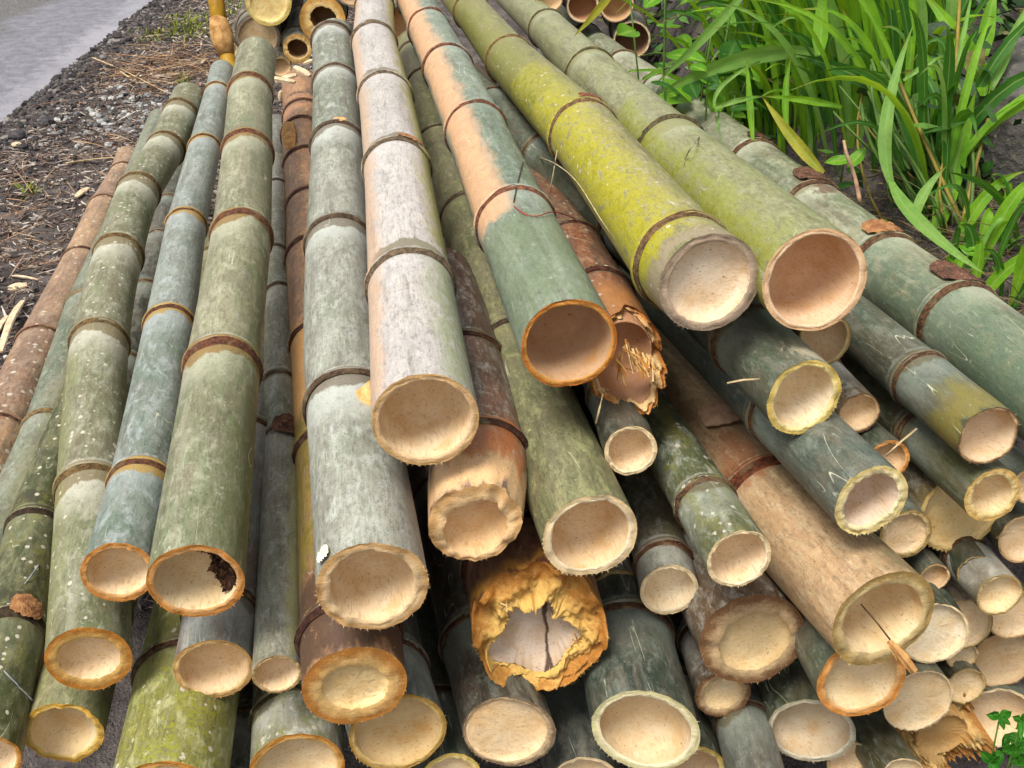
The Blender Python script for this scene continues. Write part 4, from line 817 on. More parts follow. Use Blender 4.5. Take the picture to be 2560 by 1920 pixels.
for (u, v, u2, v2, w_, lb) in ((2, 880, 58, 752, .028, 'long pale bamboo splint lying against the red brown pole'), (-6, 830, 18, 790, .02, 'short white bamboo splint at the frame edge beside the long one'), (20, 722, 68, 712, .03, 'blunt whitish wood chip above the long pale splint'),
                            (30, 690, 96, 700, .010, 'thin pale stick just behind the blunt whitish chip'), (190, 492, 222, 470, .03, 'cream wood flake close behind the tip of the red brown pole'), (505, 158, 520, 148, .03, 'square pale chip on the orange straw near the stake foot'), (30, 364, 52, 358, .03, 'pale flat chip on the gravel near the road corner')):
    p, q = on_ground(u, v, .012), on_ground(u2, v2, .012); sliver('bamboo_splint', p, q, w_, .006, chip_m, lb, 'splint', 'pale splints scattered on the verge')
stalk_m = plain('dry_stalk', (206, 186, 148), (170, 146, 108), 30, .7, .2)
def stalk(pxs, r, label, z=.02, mat=None, name='dry_stalk', cat='stalk'):
    return tag(tube(name, smooth_path([on_ground(u, v, z) for u, v in pxs], 4), r, mat or stalk_m, r1=r * .6), label, cat)
stalk([(231, 144), (300, 172), (365, 205), (421, 233)], .004, 'long straight dry stalk lying across the gravel towards the road', .04)
stalk([(165, 408), (230, 398), (300, 393)], .004, 'dry stalk pointing at the tip of the red brown pole', .02)
stalk([(300, 178), (330, 195), (350, 182)], .005, 'bent straw coloured stem crossing the orange straw', .03)
# ---- upright stake with its swollen node
st = empty('bamboo_stake', at(592, 240, 4.08)); tag(st, 'upright yellow brown bamboo stake at the end of the slim blue grey pole', 'stake')
sm_ = plain('stake_skin', (176, 138, 34), (142, 104, 30), 16, .45, .2, stretch=(1, 1, .25), hi=(120, 84, 30)); sm2 = plain('stake_node', (190, 150, 96), (140, 98, 52), 40, .7)
top_, mid_, low_ = at(531, -60, 4.08), at(552, 78, 4.08), at(580, 190, 4.08)
inv = st.matrix_world.inverted() if False else Matrix.Translation(-st.location)
def loc_(p): return inv @ p
dirn = (low_ - mid_).normalized(); gnd = low_ + dirn * 1.0
tube('culm', [loc_(p) for p in (top_, top_.lerp(mid_, .5), mid_)], .029, sm_, st, 18); tube('culm', [loc_(p) for p in (mid_ + dirn * .02, low_, gnd)], .027, sm_, st, 18)
o_ = tube('node_swelling', [loc_(mid_ - dirn * .05), loc_(mid_ - dirn * .02), loc_(mid_ + dirn * .015), loc_(mid_ + dirn * .045), loc_(mid_ + dirn * .09)], .03, sm2, st, 18)
for i, q in enumerate(o_.data.vertices):
    k = i // 18; c = [loc_(mid_ + dirn * t_) for t_ in (-.05, -.02, .015, .045, .09)][k]; q.co = c + (q.co - c) * (1, 1.25, 1.42, 1.25, .98)[k]
# ---- scraps and stubs that grow on their pole (parts)
def patch(root, key, nd_z, zlen, a0, aw, mat, name='sheath_scrap', lift=.0045, jag=.35, label=None):
    A = POSE[key]; L = (Vector(A[3:6]) - Vector(A[0:3])).length; V, Fc = [], []; na, nz_ = 16, 8
    e1 = nr.uniform(.5, 1, na + 1); e1 = np.convolve(np.r_[e1[0], e1, e1[-1]], [.3, .4, .3], 'valid')
    for i in range(na + 1):
        th = (a0 + aw * (i / na - .5)) * math.pi; lz = zlen * ((1 - jag) + jag * e1[i] * 1.4) * (math.sin(math.pi * (i + .6) / (na + 1.2)) ** .4)
        for k in range(nz_ + 1):
            z = nd_z - lz * .5 + lz * k / nz_; r = (A[6] + (A[7] - A[6]) * z / L) * 1.005 + lift + nr.uniform(0, .0016) + .003 * abs(math.sin(k * 1.9 + i))
            c_ = CL[key]; V.append((-math.sin(th) * r + float(np.interp(z, c_[0], c_[1])), math.cos(th) * r + float(np.interp(z, c_[0], c_[2])), z))
    for i in range(na):
        for k in range(nz_): a_ = i * (nz_ + 1) + k; Fc.append((a_, a_ + nz_ + 1, a_ + nz_ + 2, a_ + 1))
    o_ = mesh(name, V, Fc, mat, root)
    if label: o_['label'] = label
    return o_
scrap_m = plain('dry_sheath', (112, 76, 60), (66, 44, 38), 50, .8, .8, .006, hi=(176, 150, 116))
scrap2 = plain('dry_sheath_tan', (176, 128, 84), (128, 84, 56), 60, .8, .8, .006)
r20, n20, dim20 = p20
for i, (zl, a0, aw, m_) in enumerate(((.10, .06, .34, scrap_m), (.07, .0, .3, scrap2), (.10, .05, .34, scrap_m), (.06, .1, .3, scrap_m), (.09, .0, .36, scrap_m), (.05, .05, .3, scrap2))):
    if i < len(n20): patch(r20, 'P20', n20[i] + zl * .45, zl, a0, aw, m_, label='dark brown papery sheath scrap' if m_ is scrap_m else None)
r18 = [o for o in bpy.data.objects if o.get('label', '').startswith('bright yellow green')][0]
by = lambda s: [o for o in bpy.data.objects if o.get('label', '').startswith(s)][0]
r13, r11, r14, r8 = by('thick silvery'), by('thinnest long'), by('palest pinkish'), by('dark mossy green pole with')
red_m = plain('red_sheath', (146, 88, 60), (88, 56, 40), 70, .8, .8, .006)
def zat(root, u, v):
    p = root.matrix_world.inverted() @ at(u, v, 1); o0 = root.matrix_world.inverted() @ Vector((0, 0, HC)); d = p - o0   # ray in pole space: point nearest the axis
    t = -(o0.x * d.x + o0.y * d.y) / (d.x ** 2 + d.y ** 2); return (o0 + d * t).z
bpy.context.view_layer.update()
patch(r18, 'P18', zat(r18, 1470, 330) + .015, .05, .15, .34, red_m, label='red brown fibrous scrap')
patch(r11, 'P11', zat(r11, 682, 1098), .06, .12, .5, scrap_m, label='shaggy dark sheath knot'); patch(r8, 'P8', zat(r8, 45, 1590), .05, .2, .3, scrap2)
patch(r14, 'P14', zat(r14, 985, 424) + .004, .02, .15, .25, scrap2)
stub_m = plain('stub_wood', (226, 180, 120), (198, 140, 78), 70, .8, .6, hi=(236, 214, 170))
def stub(root, key, u, v, a0, r, ln):
    A = POSE[key]; z = zat(root, u, v); L = (Vector(A[3:6]) - Vector(A[0:3])).length; R_0 = A[6] + (A[7] - A[6]) * z / L; th = a0 * math.pi
    e = Vector((-math.sin(th), math.cos(th), 0)); t_ = e.cross(Vector((0, 0, 1))); V, Fc = [], []
    for k, (h, q) in enumerate(((-.006, 1.15), (ln * .6, 1.0), (ln, .85), (ln * .9, .45), (ln * .8, .02))):
        for j in range(14):
            a_ = 6.283 * j / 14; m_ = q * r * nr.uniform(.9, 1.1); V.append(e * (R_0 * 1.0 + h + (nr.uniform(-.003, .003) if k > 1 else 0)) + t_ * math.cos(a_) * m_ + Vector((float(np.interp(z, CL[key][0], CL[key][1])), float(np.interp(z, CL[key][0], CL[key][2])), math.sin(a_) * m_ + z)))
    for k in range(4):
        for j in range(14): Fc.append((k * 14 + j, k * 14 + (j + 1) % 14, (k + 1) * 14 + (j + 1) % 14, (k + 1) * 14 + j))
    mesh('branch_stub', V, Fc, stub_m, root)
stub(r13, 'P13', 858, 1090, .16, .022, .016); stub(r13, 'P13', 852, 372, .04, .016, .004)
patch(r13, 'P13', .012, .022, -.27, .09, plain('white_flake', (240, 228, 206), (222, 204, 176), 50), 'fibre_flake', .003, .5, 'white flake of torn fibre')
# soil crumbs inside the sage green pole
r3, n3_, dim3 = P3; Ri = dim3[0] * .77; V, Fc = [], []
for _ in range(900):
    th = nr.uniform(.02, .78) * math.pi; r = Ri * (nr.uniform(.42, .97) if nr.random() < .6 else nr.uniform(.75, .985)); q = min(1, (r / Ri)); phi = math.acos(q ** (1 / .42)); z = .8 * dim3[0] * math.sin(phi) ** .9 - .004 - .006 * nr.random()
    c = np.array([-math.sin(th) * r, math.cos(th) * r, z + .0]); s = nr.uniform(.0015, .0045); i0 = len(V); d = nr.normal(size=3); d /= np.linalg.norm(d); e = np.cross(d, nr.normal(size=3)); e /= np.linalg.norm(e); f_ = np.cross(d, e)
    for sg in ((-1.8, 0, 0), (0, .6, .4), (1.8, 0, 0), (0, -.6, .4), (0, 0, -.6)): V.append(tuple(c + d * s * sg[0] + e * s * sg[1] + f_ * s * sg[2]))
    Fc += [(i0, i0 + 1, i0 + 3), (i0 + 1, i0 + 2, i0 + 3), (i0, i0 + 4, i0 + 1), (i0 + 1, i0 + 4, i0 + 2), (i0 + 2, i0 + 4, i0 + 3), (i0 + 3, i0 + 4, i0)]
cr = mesh('soil_crumbs', V, Fc, island('crumb', [(62, 40, 30), (84, 56, 40), (46, 32, 26), (104, 74, 54)], .9, .1), smooth=False); cr.matrix_world = r3.matrix_world.copy(); tag(cr, kind='stuff')
# ---- torn fibres on the broken ends (parts)
def fibres(root, mat, spots, n, ln, wd, spread):
    V, Fc = [], []
    for (u, v, d_, du, dv) in spots:
        for _ in range(n):
            p_ = at(u + nr.normal(0, spread), v + nr.normal(0, spread), d_ + nr.normal(0, .008)); q_ = at(u + du * nr.uniform(.5, 1.2) + nr.normal(0, spread), v + dv * nr.uniform(.5, 1.2) + nr.normal(0, spread * .5), d_ - ln * nr.uniform(.3, 1)); s = (q_ - p_).cross(Vector((nr.normal(), nr.normal(), nr.normal()))).normalized() * wd * nr.uniform(.5, 1.3); s2 = (q_ - p_).normalized().cross(s); i0 = len(V)
            V += [p_ - s, p_ + s, p_ + s2, q_ - s * .6, q_ + s * .6, q_ + s2 * .5]; Fc += [(i0, i0 + 1, i0 + 4, i0 + 3), (i0 + 1, i0 + 2, i0 + 5, i0 + 4), (i0 + 2, i0, i0 + 3, i0 + 5), (i0 + 3, i0 + 4, i0 + 5)]
    iv = root.matrix_world.inverted()
    return mesh('torn_fibres', [iv @ q for q in V], Fc, mat, root, smooth=False)
fib = island('torn_fibre', [(226, 180, 112), (200, 140, 66), (236, 202, 142), (184, 120, 50)], .75, .2, 90)
A17 = POSE['P17']; d17 = A17[1] * CO - (A17[2] - HC) * SI; A28 = POSE['P28']; d28 = A28[1] * CO - (A28[2] - HC) * SI; A59 = POSE['P59']; d59 = A59[1] * CO - (A59[2] - HC) * SI
fibres(p17[0], fib, [(1560, 868, d17 - .02, 30, 60), (1590, 880, d17 - .02, 25, 55), (1615, 890, d17 - .02, 20, 50), (1540, 900, d17 - .02, 25, 50)], 13, .03, .0016, 9)
fibres(p28[0], fib, [(1262, 1500, d28 - .045, 4, 22), (1440, 1590, d28 - .035, -4, 22)], 7, .010, .0010, 9)
# ---- splinters, twigs, threads
spl = plain('splinter', (196, 152, 96), (150, 104, 56), 50, .75, .7, .004, stretch=(1, 1, .3))
def pw(key, u, v, l=.004): return on_pole(key, u, v, l)
A23 = POSE['P23']; d23 = A23[1] * CO - (A23[2] - HC) * SI
tube('wood_splinter', [at(2152, 1510, d23 + .01), at(2195, 1560, d23 - .005), at(2235, 1612, d23 - .02)], .0008, plain('dark_fibre', (86, 60, 40), (60, 42, 30), 40), r1=.0013)
o_ = bpy.data.objects['wood_splinter']; tag(o_, 'thin dark sliver slanting over the mouth of the big tan pole', 'splinter')
sliver('wood_splinter', at(2222, 1602, d23 - .018), at(2288, 1680, d23 - .03), .010, .007, spl, 'small torn splinter hanging over the lip of the big tan pole', 'splinter', extra=14)
for (k1, u, v, u2, v2, w_, lb) in (('P12', 690, 205, 742, 188, .022, 'cream splint lying on the hacked back end of the reddish pole'), ('P12', 735, 168, 775, 190, .022, 'short pale splint leaning across the first cream one'), ('P3', 640, 196, 738, 206, .018, 'longest cream splint resting across sage green and reddish poles'),
                                ('P12', 700, 250, 702, 228, .014, 'stubby cream splint standing on edge beside the reddish pole'), ('P12', 760, 160, 782, 152, .016, 'tiny splint next to the small holed golden end')):
    d_ = 3.35 if k1 == 'P3' else 3.45
    sliver('bamboo_splint', at(u, v, d_), at(u2, v2, d_ - .02), w_, .008, chip_m, lb, 'splint', 'pale splints on top of the pile')
sliver('bamboo_splint', pw('P12', 722, 305, .006), pw('P12', 726, 372, .006), .04, .004, spl, 'split strip peeled from the reddish pole near its back end', 'splint')
tw = plain('dry_twig', (190, 156, 126), (146, 112, 88), 40, .7)
p0 = pw('P20', 2150, 505, .003); d_ = p0.y * CO - (p0.z - HC) * SI
tag(tube('dry_twig', smooth_path([p0, at(2136, 440, d_ - .01), at(2118, 390, d_ - .03), at(2109, 351, d_ - .03)], 4), .0042, tw, r1=.0026), 'pinkish dry twig standing up from the long bank side pole', 'twig')
th_m = plain('thread', (196, 184, 150), (150, 130, 96), 30, .6); thr = plain('red_thread', (176, 66, 54), (140, 60, 46), 30, .6); thd = plain('dark_thread', (50, 46, 40), (74, 66, 54), 30, .6); wire = plain('grey_wire', (170, 172, 176), (110, 112, 116), 40, .4)
def px3(keys): return smooth_path([on_pole(k, u, v, l) for (k, u, v, l) in keys], 5)
tag(tube('string', px3([('P16', 1285, 515, .003), ('P16', 1312, 535, .003), ('P16', 1345, 540, .003), ('P16', 1385, 530, .004), ('P17', 1440, 548, .006), ('P17', 1490, 580, .006)]), .0009, thr, n=5), 'thin reddish string snagged on the last node of the orange striped pole', 'string')
tag(tube('string', px3([('P17', 1312, 388, .006), ('P17', 1340, 392, .006), ('P17', 1385, 408, .006), ('P18', 1440, 452, .004), ('P18', 1500, 545, .004), ('P18', 1545, 608, .004)]), .0010, th_m, n=5), 'pale straw thread running down the yellow green pole\'s shaded flank', 'string')
tag(tube('string', px3([('P18', 1393, 375, .005), ('P18', 1380, 450, .01), ('P17', 1362, 535, .01)]), .0011, th_m, n=5), 'straight pale thread hanging from the yellow green pole to the string knot', 'string')
tag(tube('string', px3([('P16', 1308, 405, .003), ('P16', 1296, 450, .003), ('P16', 1284, 505, .003)]), .0011, thd, n=5), 'dark thread stuck along the blue green side of the striped pole', 'string')
tag(tube('dry_grass', px3([('P20', 1790, 290, .01), ('P19', 1745, 345, .004), ('P19', 1712, 400, .004), ('P19', 1702, 465, .003)]), .0013, plain('grey_stem', (150, 150, 120), (120, 120, 96), 30), n=5), 'wiry grey dead grass stalk lying over the pale green pole from the bank', 'dry grass')
tag(tube('wire', px3([('P8', 2, 1525, .004), ('P8', 50, 1475, .005), ('P8', 95, 1415, .005), ('P1', 135, 1355, .004)]), .0014, wire, n=5), 'shiny grey wire across the mossy pole at the near corner', 'wire')
tag(tube('wire', px3([('P8', 0, 1668, .004), ('P8', 40, 1708, .004), ('P5', 82, 1752, .004)]), .0012, wire, n=5), 'lower pale wire reaching the torn amber rim', 'wire')
r23, n23, d23_ = p23; patch(r23, 'P23', zat(r23, 1838, 1110), .075, -.02, .32, plain('strip', (196, 160, 130), (160, 124, 98), 40), 'sheath_scrap', .006, .5, 'pale loose strip of bark')
for (u, v, u2, v2, k, lb) in ((2215, 1140, 2292, 1072, 'P22', 'straw sticking up behind the splintered pale yellow rim'), (1818, 958, 1898, 948, 'P21', 'two straws poking out from behind the yellow rimmed end'), (2490, 1345, 2565, 1322, 'P41', 'straw lying across the cut end at the frame edge'), (1490, 1058, 1508, 985, 'P25', 'pale straw standing between speckled olive and dark skinned poles')):
    A_ = POSE[k]; dd_ = A_[1] * CO - (A_[2] - HC) * SI - .03
    tag(tube('straw', [at(u, v, dd_), at((u + u2) / 2, (v + v2) / 2 - 3, dd_ - .01), at(u2, v2, dd_)], .0014, stalk_m, n=5), lb, 'straw')

# ------------------------------------------------------------------ plants on the bank
def leafmat(name, c1, c2, tr, rough=.55, mid=(150, 176, 90)):
    b = NB(name); o = b.pos(off()); n = b.noise(o, 18, 4, .6); g = b.n('ShaderNodeNewGeometry'); q = b.attr('mid'); t = b.attr('tip')
    col = b.mix(b.ss(n, .3, .7), lin(c1), lin(c2))
    vein = b.noise(b.vec('MULTIPLY', o, (1, 1, 1)), 160, 2)
    col = b.mix(b.ss(vein, .45, .75, 0, .25), col, (.01, .02, .004, 1))
    col = b.mix(b.math('MULTIPLY', b.ss(q, .80, .96), .6), col, lin(mid))
    col = b.mix(b.math('MULTIPLY', b.ss(b.math('ADD', t, b.math('MULTIPLY', b.math('SUBTRACT', n, .5), .6)), .86, 1.05), .75), col, lin((150, 120, 60)))
    return b.bsdf(col, rough, b.bump(vein, .35, .0015), spec=.22, trans=lin(tr))
G1 = leafmat('grass_leaf', (124, 174, 40), (92, 146, 34), (176, 208, 40)); G2 = leafmat('grass_leaf_dark', (64, 116, 40), (48, 94, 36), (96, 150, 30)); G3 = leafmat('grass_leaf_pale', (134, 172, 88), (110, 156, 70), (160, 200, 80)); G4 = leafmat('grass_leaf_yellow', (168, 160, 54), (134, 140, 44), (190, 180, 50))
def blade(root, p0, p1, p2, wd, mat, face=0.0, seg=14, base=.45):
    V, Fc, md, tp = [], [], [], []; p0, p1, p2 = Vector(p0), Vector(p1), Vector(p2); cv = (Vector((0, 0, HC)) - p1).normalized(); ps = None
    wob = nr.uniform(-.4, .4)
    for k in range(seg + 1):
        q = k / seg; c = p0 * (1 - q) ** 2 + p1 * 2 * q * (1 - q) + p2 * q * q; t = ((p1 - p0) * (1 - q) + (p2 - p1) * q).normalized()
        s = t.cross(cv)
        if s.length < .05: s = ps if ps else t.orthogonal()
        s = s.normalized(); nrm = s.cross(t).normalized(); a_ = face + wob * (q - .5)
        s2 = s * math.cos(a_) + nrm * math.sin(a_); n2_ = s2.cross(t); ps = s
        w_ = wd * .5 * min(1, base + (1 - base) * q / .3) * max(0.02, (1 - max(0, (q - .4) / .6) ** 1.7))
        fold = w_ * .35
        for x, m_ in ((-1, 0), (-.5, .35), (0, 1), (.5, .35), (1, 0)):
            V.append(c + s2 * w_ * x + n2_ * (-fold * (1 - abs(x)) + .0012 * math.sin(k * 1.3 + x * 2))); md.append(m_); tp.append(q)
    for k in range(seg):
        for j in range(4): a_ = k * 5 + j; Fc.append((a_, a_ + 1, a_ + 6, a_ + 5))
    return mesh('blade', [v - root.location for v in V], Fc, mat, root, attrs=dict(mid=md, tip=tp))
def stem(root, p0, p2, r, mat, bow=(0, 0, 0)):
    p0, p2 = Vector(p0), Vector(p2); m_ = (p0 + p2) / 2 + Vector(bow)
    pts = [p0 * (1 - q) ** 2 + m_ * 2 * q * (1 - q) + p2 * q * q - root.location for q in (0, .2, .4, .6, .8, 1)]
    return tube('stem', pts, r, mat, root, 7, r * .8)
ST1 = plain('grass_stem', (84, 112, 48), (62, 88, 38), 20, .5, .2); ST2 = plain('grass_stem_yellow', (140, 124, 54), (110, 98, 46), 20, .5, .2)
def clump(u, v, label):
    g = on_ground(u, v); r = empty('grass_clump', g); tag(r, label, 'grass', 'tall grass on the bank'); return r
c1 = clump(2320, 520, 'tall broad bladed grass clump rooted in the bare soil before the grey boulder')
c2 = clump(2090, 330, 'leaning grass clump whose long blades arch over the pale green pole')
c3 = clump(2330, 250, 'upright grass clump farthest up the bank, beside the boulder')
def B(root, pts, wpx, d, mat, face=0.0):
    ds = d if isinstance(d, tuple) else (d, d, d); (u0, v0), (um, vm), (u2, v2) = pts
    um, vm = 2 * um - (u0 + u2) / 2, 2 * vm - (v0 + v2) / 2
    blade(root, at(u0, v0, ds[0]), at(um, vm, ds[1]), at(u2, v2, ds[2]), wpx * ds[1] / F, mat, face)
D1_ = 2.12
B(c1, [(2231, 466), (2216, 300), (2283, 62)], 34, D1_, G3, .2); B(c1, [(2228, 452), (2305, 560), (2470, 690)], 36, (2.12, 2.0, 1.86), G3, .3)
B(c1, [(2338, 590), (2384, 424), (2440, 225)], 54, 2.15, G1, .2); B(c1, [(2462, 236), (2420, 130), (2290, -40)], 48, (2.16, 2.3, 2.4), G1)
B(c1, [(2476, 226), (2520, 120), (2575, 0)], 30, 2.2, G3); B(c1, [(2462, 140), (2470, 60), (2492, -40)], 38, 2.35, G1); B(c1, [(2395, 165), (2412, 70), (2434, -30)], 12, 2.2, G3)
B(c1, [(2290, 560), (2306, 490), (2366, 415)], 28, 2.05, G3, .3); B(c1, [(2259, 201), (2310, 165), (2372, 132)], 13, 2.2, G3)
B(c2, [(2215, 285), (2160, 140), (2105, 20)], 42, 2.45, G1, .2); B(c2, [(2215, 205), (2120, 120), (2040, -20)], 40, 2.6, G2)
B(c2, [(2050, 132), (1850, 150), (1622, 250)], 42, (2.6, 2.7, 2.9), G3, .3); B(c2, [(2215, 232), (2120, 182), (1985, 134)], 38, (2.4, 2.5, 2.6), G2, .2)
B(c2, [(1880, -40), (1762, 92), (1636, 212)], 24, (2.7, 2.75, 2.9), G3); B(c2, [(1545, -40), (1495, 25), (1434, 92)], 20, (2.9, 2.95, 3.0), G4)
B(c2, [(2048, 136), (2052, 60), (2058, -60)], 40, 2.5, G1, .3); B(c2, [(1968, 325), (1964, 230), (1978, 140)], 17, 2.55, G1); B(c2, [(1882, 350), (1874, 250), (1866, 145)], 17, 2.6, G1)
B(c2, [(2058, 432), (1985, 350), (1905, 240)], 30, (2.35, 2.4, 2.5), G4, .1); B(c2, [(2105, 268), (2010, 250), (1905, 240)], 18, 2.5, G1); B(c2, [(2245, 105), (2190, 35), (2110, -40)], 48, 2.6, G1)
B(c2, [(2222, 180), (2190, 125), (2155, 70)], 24, 2.5, G2); B(c2, [(2230, 212), (2185, 190), (2130, 150)], 54, 2.45, G1, .2); B(c2, [(2040, 66), (1990, 30), (1930, -5)], 26, 2.6, G1)
B(c2, [(1786, 270), (1815, 205), (1930, 140)], 11, 2.7, G3); B(c2, [(1790, 271), (1850, 250), (1918, 240)], 13, 2.6, G3); B(c2, [(1800, 300), (1797, 310), (1802, 360)], 7, 2.6, G3)
stem(c1, at(2379, 360, 2.2), at(2400, -20, 2.3), .0045, ST2); stem(c2, at(2236, 95, 2.5), at(2231, -20, 2.5), .005, ST2); stem(c1, at(2379, 208, 2.19), at(2381, 560, 2.14), .004, ST1)
for _ in range(46):
    u0 = nr.normal(2340, 55); g = on_ground(u0, nr.uniform(470, 600)); d_ = g.y * CO - (g.z - HC) * SI
    stem(c1, g, at(u0 + nr.normal(-90, 70), nr.uniform(130, 330), d_ + nr.uniform(-.02, .15)), nr.uniform(.0025, .005), ST1 if nr.random() < .8 else ST2, (nr.normal(0, .03), 0, 0))
def fill(root, n, ur, vr, lr, dark=.6, lean=None):
    for _ in range(n):
        g = on_ground(nr.uniform(*ur), nr.uniform(*vr)); a_ = nr.uniform(0, 6.28) if lean is None else nr.normal(lean, .9); ln = nr.uniform(*lr); out = nr.uniform(.1, .55) * ln
        e = Vector((math.cos(a_), math.sin(a_) * .6, 0)); top = g + e * out * .5 + Vector((0, 0, ln * .85)); tip = g + e * out * nr.uniform(1.2, 2.0) + Vector((0, 0, ln * nr.uniform(.45, 1.0)))
        blade(root, g, top, tip, nr.uniform(.010, .027), G2 if nr.random() < dark else (G1 if nr.random() < .8 else G3), nr.normal(0, .7), 10)
fill(c1, 22, (2260, 2370), (440, 560), (.28, .5)); fill(c2, 190, (1800, 2300), (120, 440), (.3, .7), .32, 3.4); fill(c3, 160, (1900, 2380), (20, 300), (.4, .8), .38, 3.4)
fill(c1, 26, (2360, 2590), (540, 800), (.05, .2), .6)
# broad leaved weeds
W1 = leafmat('weed_leaf', (112, 164, 40), (84, 140, 34), (160, 200, 40), .4, (160, 190, 80)); W2 = leafmat('weed_leaf_deep', (58, 106, 38), (44, 88, 34), (90, 140, 30), .4, (90, 130, 60))
def leaf(root, c, d, up, ln, wd, mat, name='leaf'):
    d = Vector(d).normalized(); s = d.cross(Vector(up)).normalized(); u_ = s.cross(d); V, Fc, md, tp = [], [], [], []; c = Vector(c) - root.location; sg = 7
    cv = nr.uniform(-.25, .35)
    for k in range(sg + 1):
        q = k / sg; w_ = wd * .5 * math.sin(math.pi * min(1, q * .97 + .03)) ** .75 * (1.12 - .3 * q)
        for x in (-1, -.5, 0, .5, 1): V.append(c + d * ln * q + s * w_ * x + u_ * (abs(x) * w_ * .3 - cv * ln * q * q + .002 * math.sin(5 * q + x * 4))); md.append(1 - abs(x) * 1.0); tp.append(q * .8)
    for k in range(sg):
        for j in range(4): a_ = k * 5 + j; Fc.append((a_, a_ + 1, a_ + 6, a_ + 5))
    return mesh(name, V, Fc, mat, root, attrs=dict(mid=md, tip=tp))
def weed(u, v, d, label, n, spread, h, bright=.6, size=(.05, .11)):
    g = at(u, v, d); gg = Vector((g.x, g.y, float(gz(g.x, g.y)))); r = empty('leafy_weed', gg); tag(r, label, 'weed', 'broad leaved weeds on the bank')
    for k in range(max(3, n // 9)):
        tip = g + Vector((nr.normal(0, spread * .6), nr.normal(0, spread * .5), nr.normal(0, spread * .5)))
        stem(r, gg + Vector((nr.normal(0, .02), nr.normal(0, .02), 0)), tip, .003, ST1, (0, 0, .04))
        for j in range(9):
            q = nr.uniform(.35, 1.05); c = gg.lerp(tip, q) + Vector((nr.normal(0, spread * .28), nr.normal(0, spread * .28), nr.normal(0, spread * .25))); a_ = nr.uniform(0, 6.28)
            ln = nr.uniform(*size); leaf(r, c, (math.cos(a_), math.sin(a_) * .8 - .3, nr.uniform(-.35, .35)), (nr.normal(0, .35), nr.normal(-.35, .3), 1), ln, ln * nr.uniform(.42, .6), W1 if nr.random() < bright else W2)
weed(1700, 95, 3.0, 'bright leafed weed bending over the dark hollow ends of the rear pile', 90, .20, .3, .75, (.07, .13))
weed(1560, 35, 3.35, 'small weed sprig at the left fringe of the greenery', 10, .06, .2, .8, (.04, .07)) if False else None
weed(1800, 215, 2.8, 'low dark weed growing along the long bank side pole', 45, .14, .2, .25, (.04, .09))
weed(2120, 430, 2.4, 'small leaved weed in the dark gap next to the dry twig', 36, .10, .15, .3, (.025, .06)); weed(2480, 470, 2.25, 'tiny pale weed at the foot of the boulder', 27, .07, .12, .6, (.02, .045))
weed(2505, 650, 2.0, 'low sprawling weed on the bare soil right of the bent blade', 27, .08, .08, .7, (.02, .04))
# small leafy plant at the near corner
pc = at(2540, 1905, 1.5); gp_ = Vector((pc.x, pc.y, float(gz(pc.x, pc.y)))); r = empty('seedling', gp_); tag(r, 'small glossy leaved seedling in front of the torn lipped cup end', 'seedling')
W3 = leafmat('seedling_leaf', (60, 130, 34), (44, 106, 30), (80, 160, 30), .3, (90, 150, 60))
for (u, v) in ((2520, 1835), (2500, 1790), (2555, 1800), (2545, 1870), (2505, 1880), (2475, 1905), (2560, 1905)):
    tip = at(u, v, 1.5 + nr.uniform(-.04, .04)); stem(r, gp_, tip, .0015, ST1)
    for j in range(5):
        a_ = nr.uniform(0, 6.28); leaf(r, tip, (math.cos(a_), -.3 + .3 * math.sin(a_), math.sin(a_) * .8), (.1, -.8, .6), nr.uniform(.014, .026), nr.uniform(.009, .014), W3)
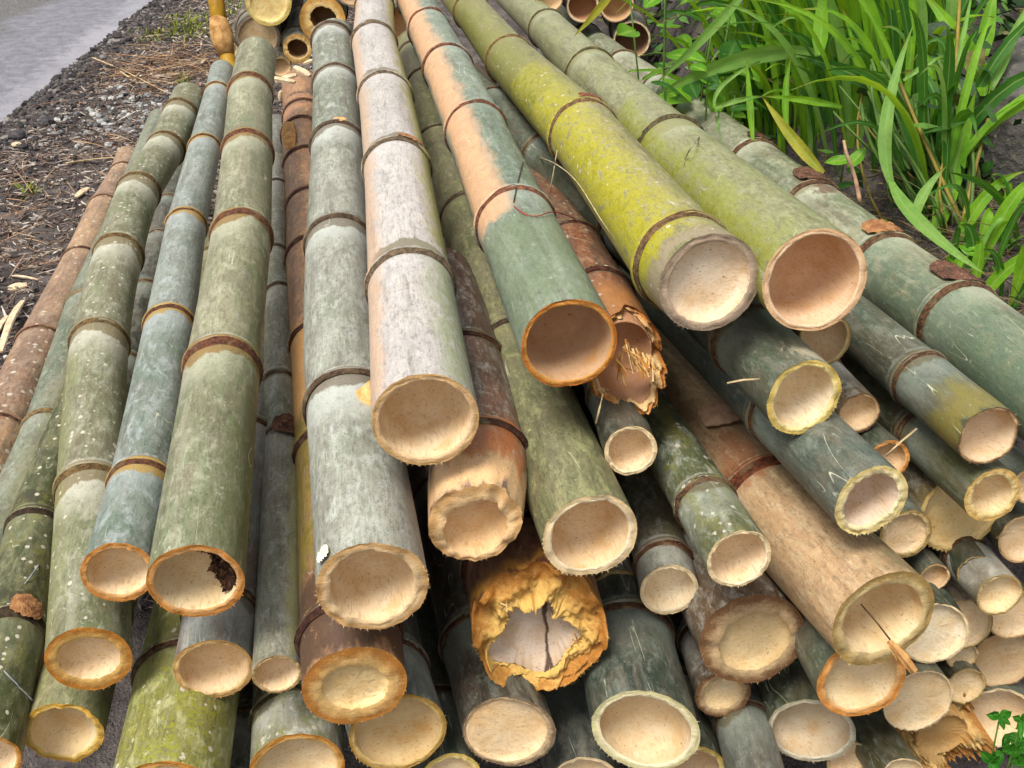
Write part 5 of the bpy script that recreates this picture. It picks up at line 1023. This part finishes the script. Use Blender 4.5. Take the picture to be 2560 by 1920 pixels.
# mass of undergrowth deeper on the bank
V, Fc = [], []
for _ in range(12000):
    x = nr.uniform(.5, 2.6); y = nr.uniform(2.0, 6.5)
    if x < .78 and y < 2.9: continue
    if x > .95 and y < 2.75: continue
    z = float(gz(x, y)) + nr.uniform(.0, .28) * min(1, (x - .3) * 1.6); c = np.array([x, y, z]); d = nr.normal(size=3); d[2] *= .5; d /= np.linalg.norm(d); s = np.cross(d, (nr.normal(0, .5), nr.normal(0, .5), 1)); s /= np.linalg.norm(s); ln = nr.uniform(.03, .09); w_ = ln * nr.uniform(.15, .3); i0 = len(V)
    V += [tuple(c), tuple(c + d * ln * .45 + s * w_), tuple(c + d * ln), tuple(c + d * ln * .45 - s * w_)]; Fc.append((i0, i0 + 1, i0 + 2, i0 + 3))
tag(mesh('undergrowth', V, Fc, island('undergrowth_leaf', [(52, 92, 32), (40, 74, 28), (70, 112, 38), (34, 60, 28), (86, 128, 46), (96, 92, 44)], .5, .35), smooth=False), kind='stuff')
P0, D0, LN, WD, DR = [], [], [], [], []
for _ in range(700):
    u, v = (nr.uniform(2240, 2600), nr.uniform(480, 900)) if nr.random() < .75 else (nr.uniform(1950, 2300), nr.uniform(400, 620)); g = on_ground(u, v); a_ = nr.uniform(0, 6.28)
    P0.append((g.x, g.y, g.z + nr.uniform(0, .02))); D0.append((math.cos(a_), math.sin(a_), nr.uniform(-.1, .6))); LN.append(nr.uniform(.05, .22)); WD.append(nr.uniform(.0012, .003)); DR.append(nr.uniform(0, .5))
tag(ribbons(P0, D0, LN, WD, DR, [(112, 94, 66), (138, 116, 82), (84, 68, 50), (64, 52, 40), (98, 92, 56)], 'dead_grass'), kind='stuff')
# boulder
import bmesh
bm = bmesh.new(); bmesh.ops.create_icosphere(bm, subdivisions=5, radius=.17)
for q in bm.verts:
    c = q.co / .17; m_ = 1 + .30 * (float(vnoise(np.array(c.x * 1.5 + 7 + c.z), np.array(c.y * 1.5 - c.z * 1.3))) - .5) + .10 * (float(vnoise(np.array(c.x * 5 + 3 + c.z * 3), np.array(c.y * 5))) - .5) + .03 * (float(vnoise(np.array(c.x * 16 + c.z * 9), np.array(c.y * 16 - c.z * 7))) - .5); q.co *= m_; q.co.x *= 1.0; q.co.z *= 1.15
me = bpy.data.meshes.new('boulder'); bm.to_mesh(me); bm.free(); me.polygons.foreach_set('use_smooth', [True] * len(me.polygons)); me.materials.append(plain('boulder_rock', (72, 70, 70), (104, 100, 96), 14, .85, .8, .02, hi=(140, 130, 110)))
o_ = bpy.data.objects.new('boulder', me); C.objects.link(o_); o_.location = at(2610, 330, 2.3); tag(o_, 'weathered dark grey boulder on the bank at the frame edge', 'boulder')
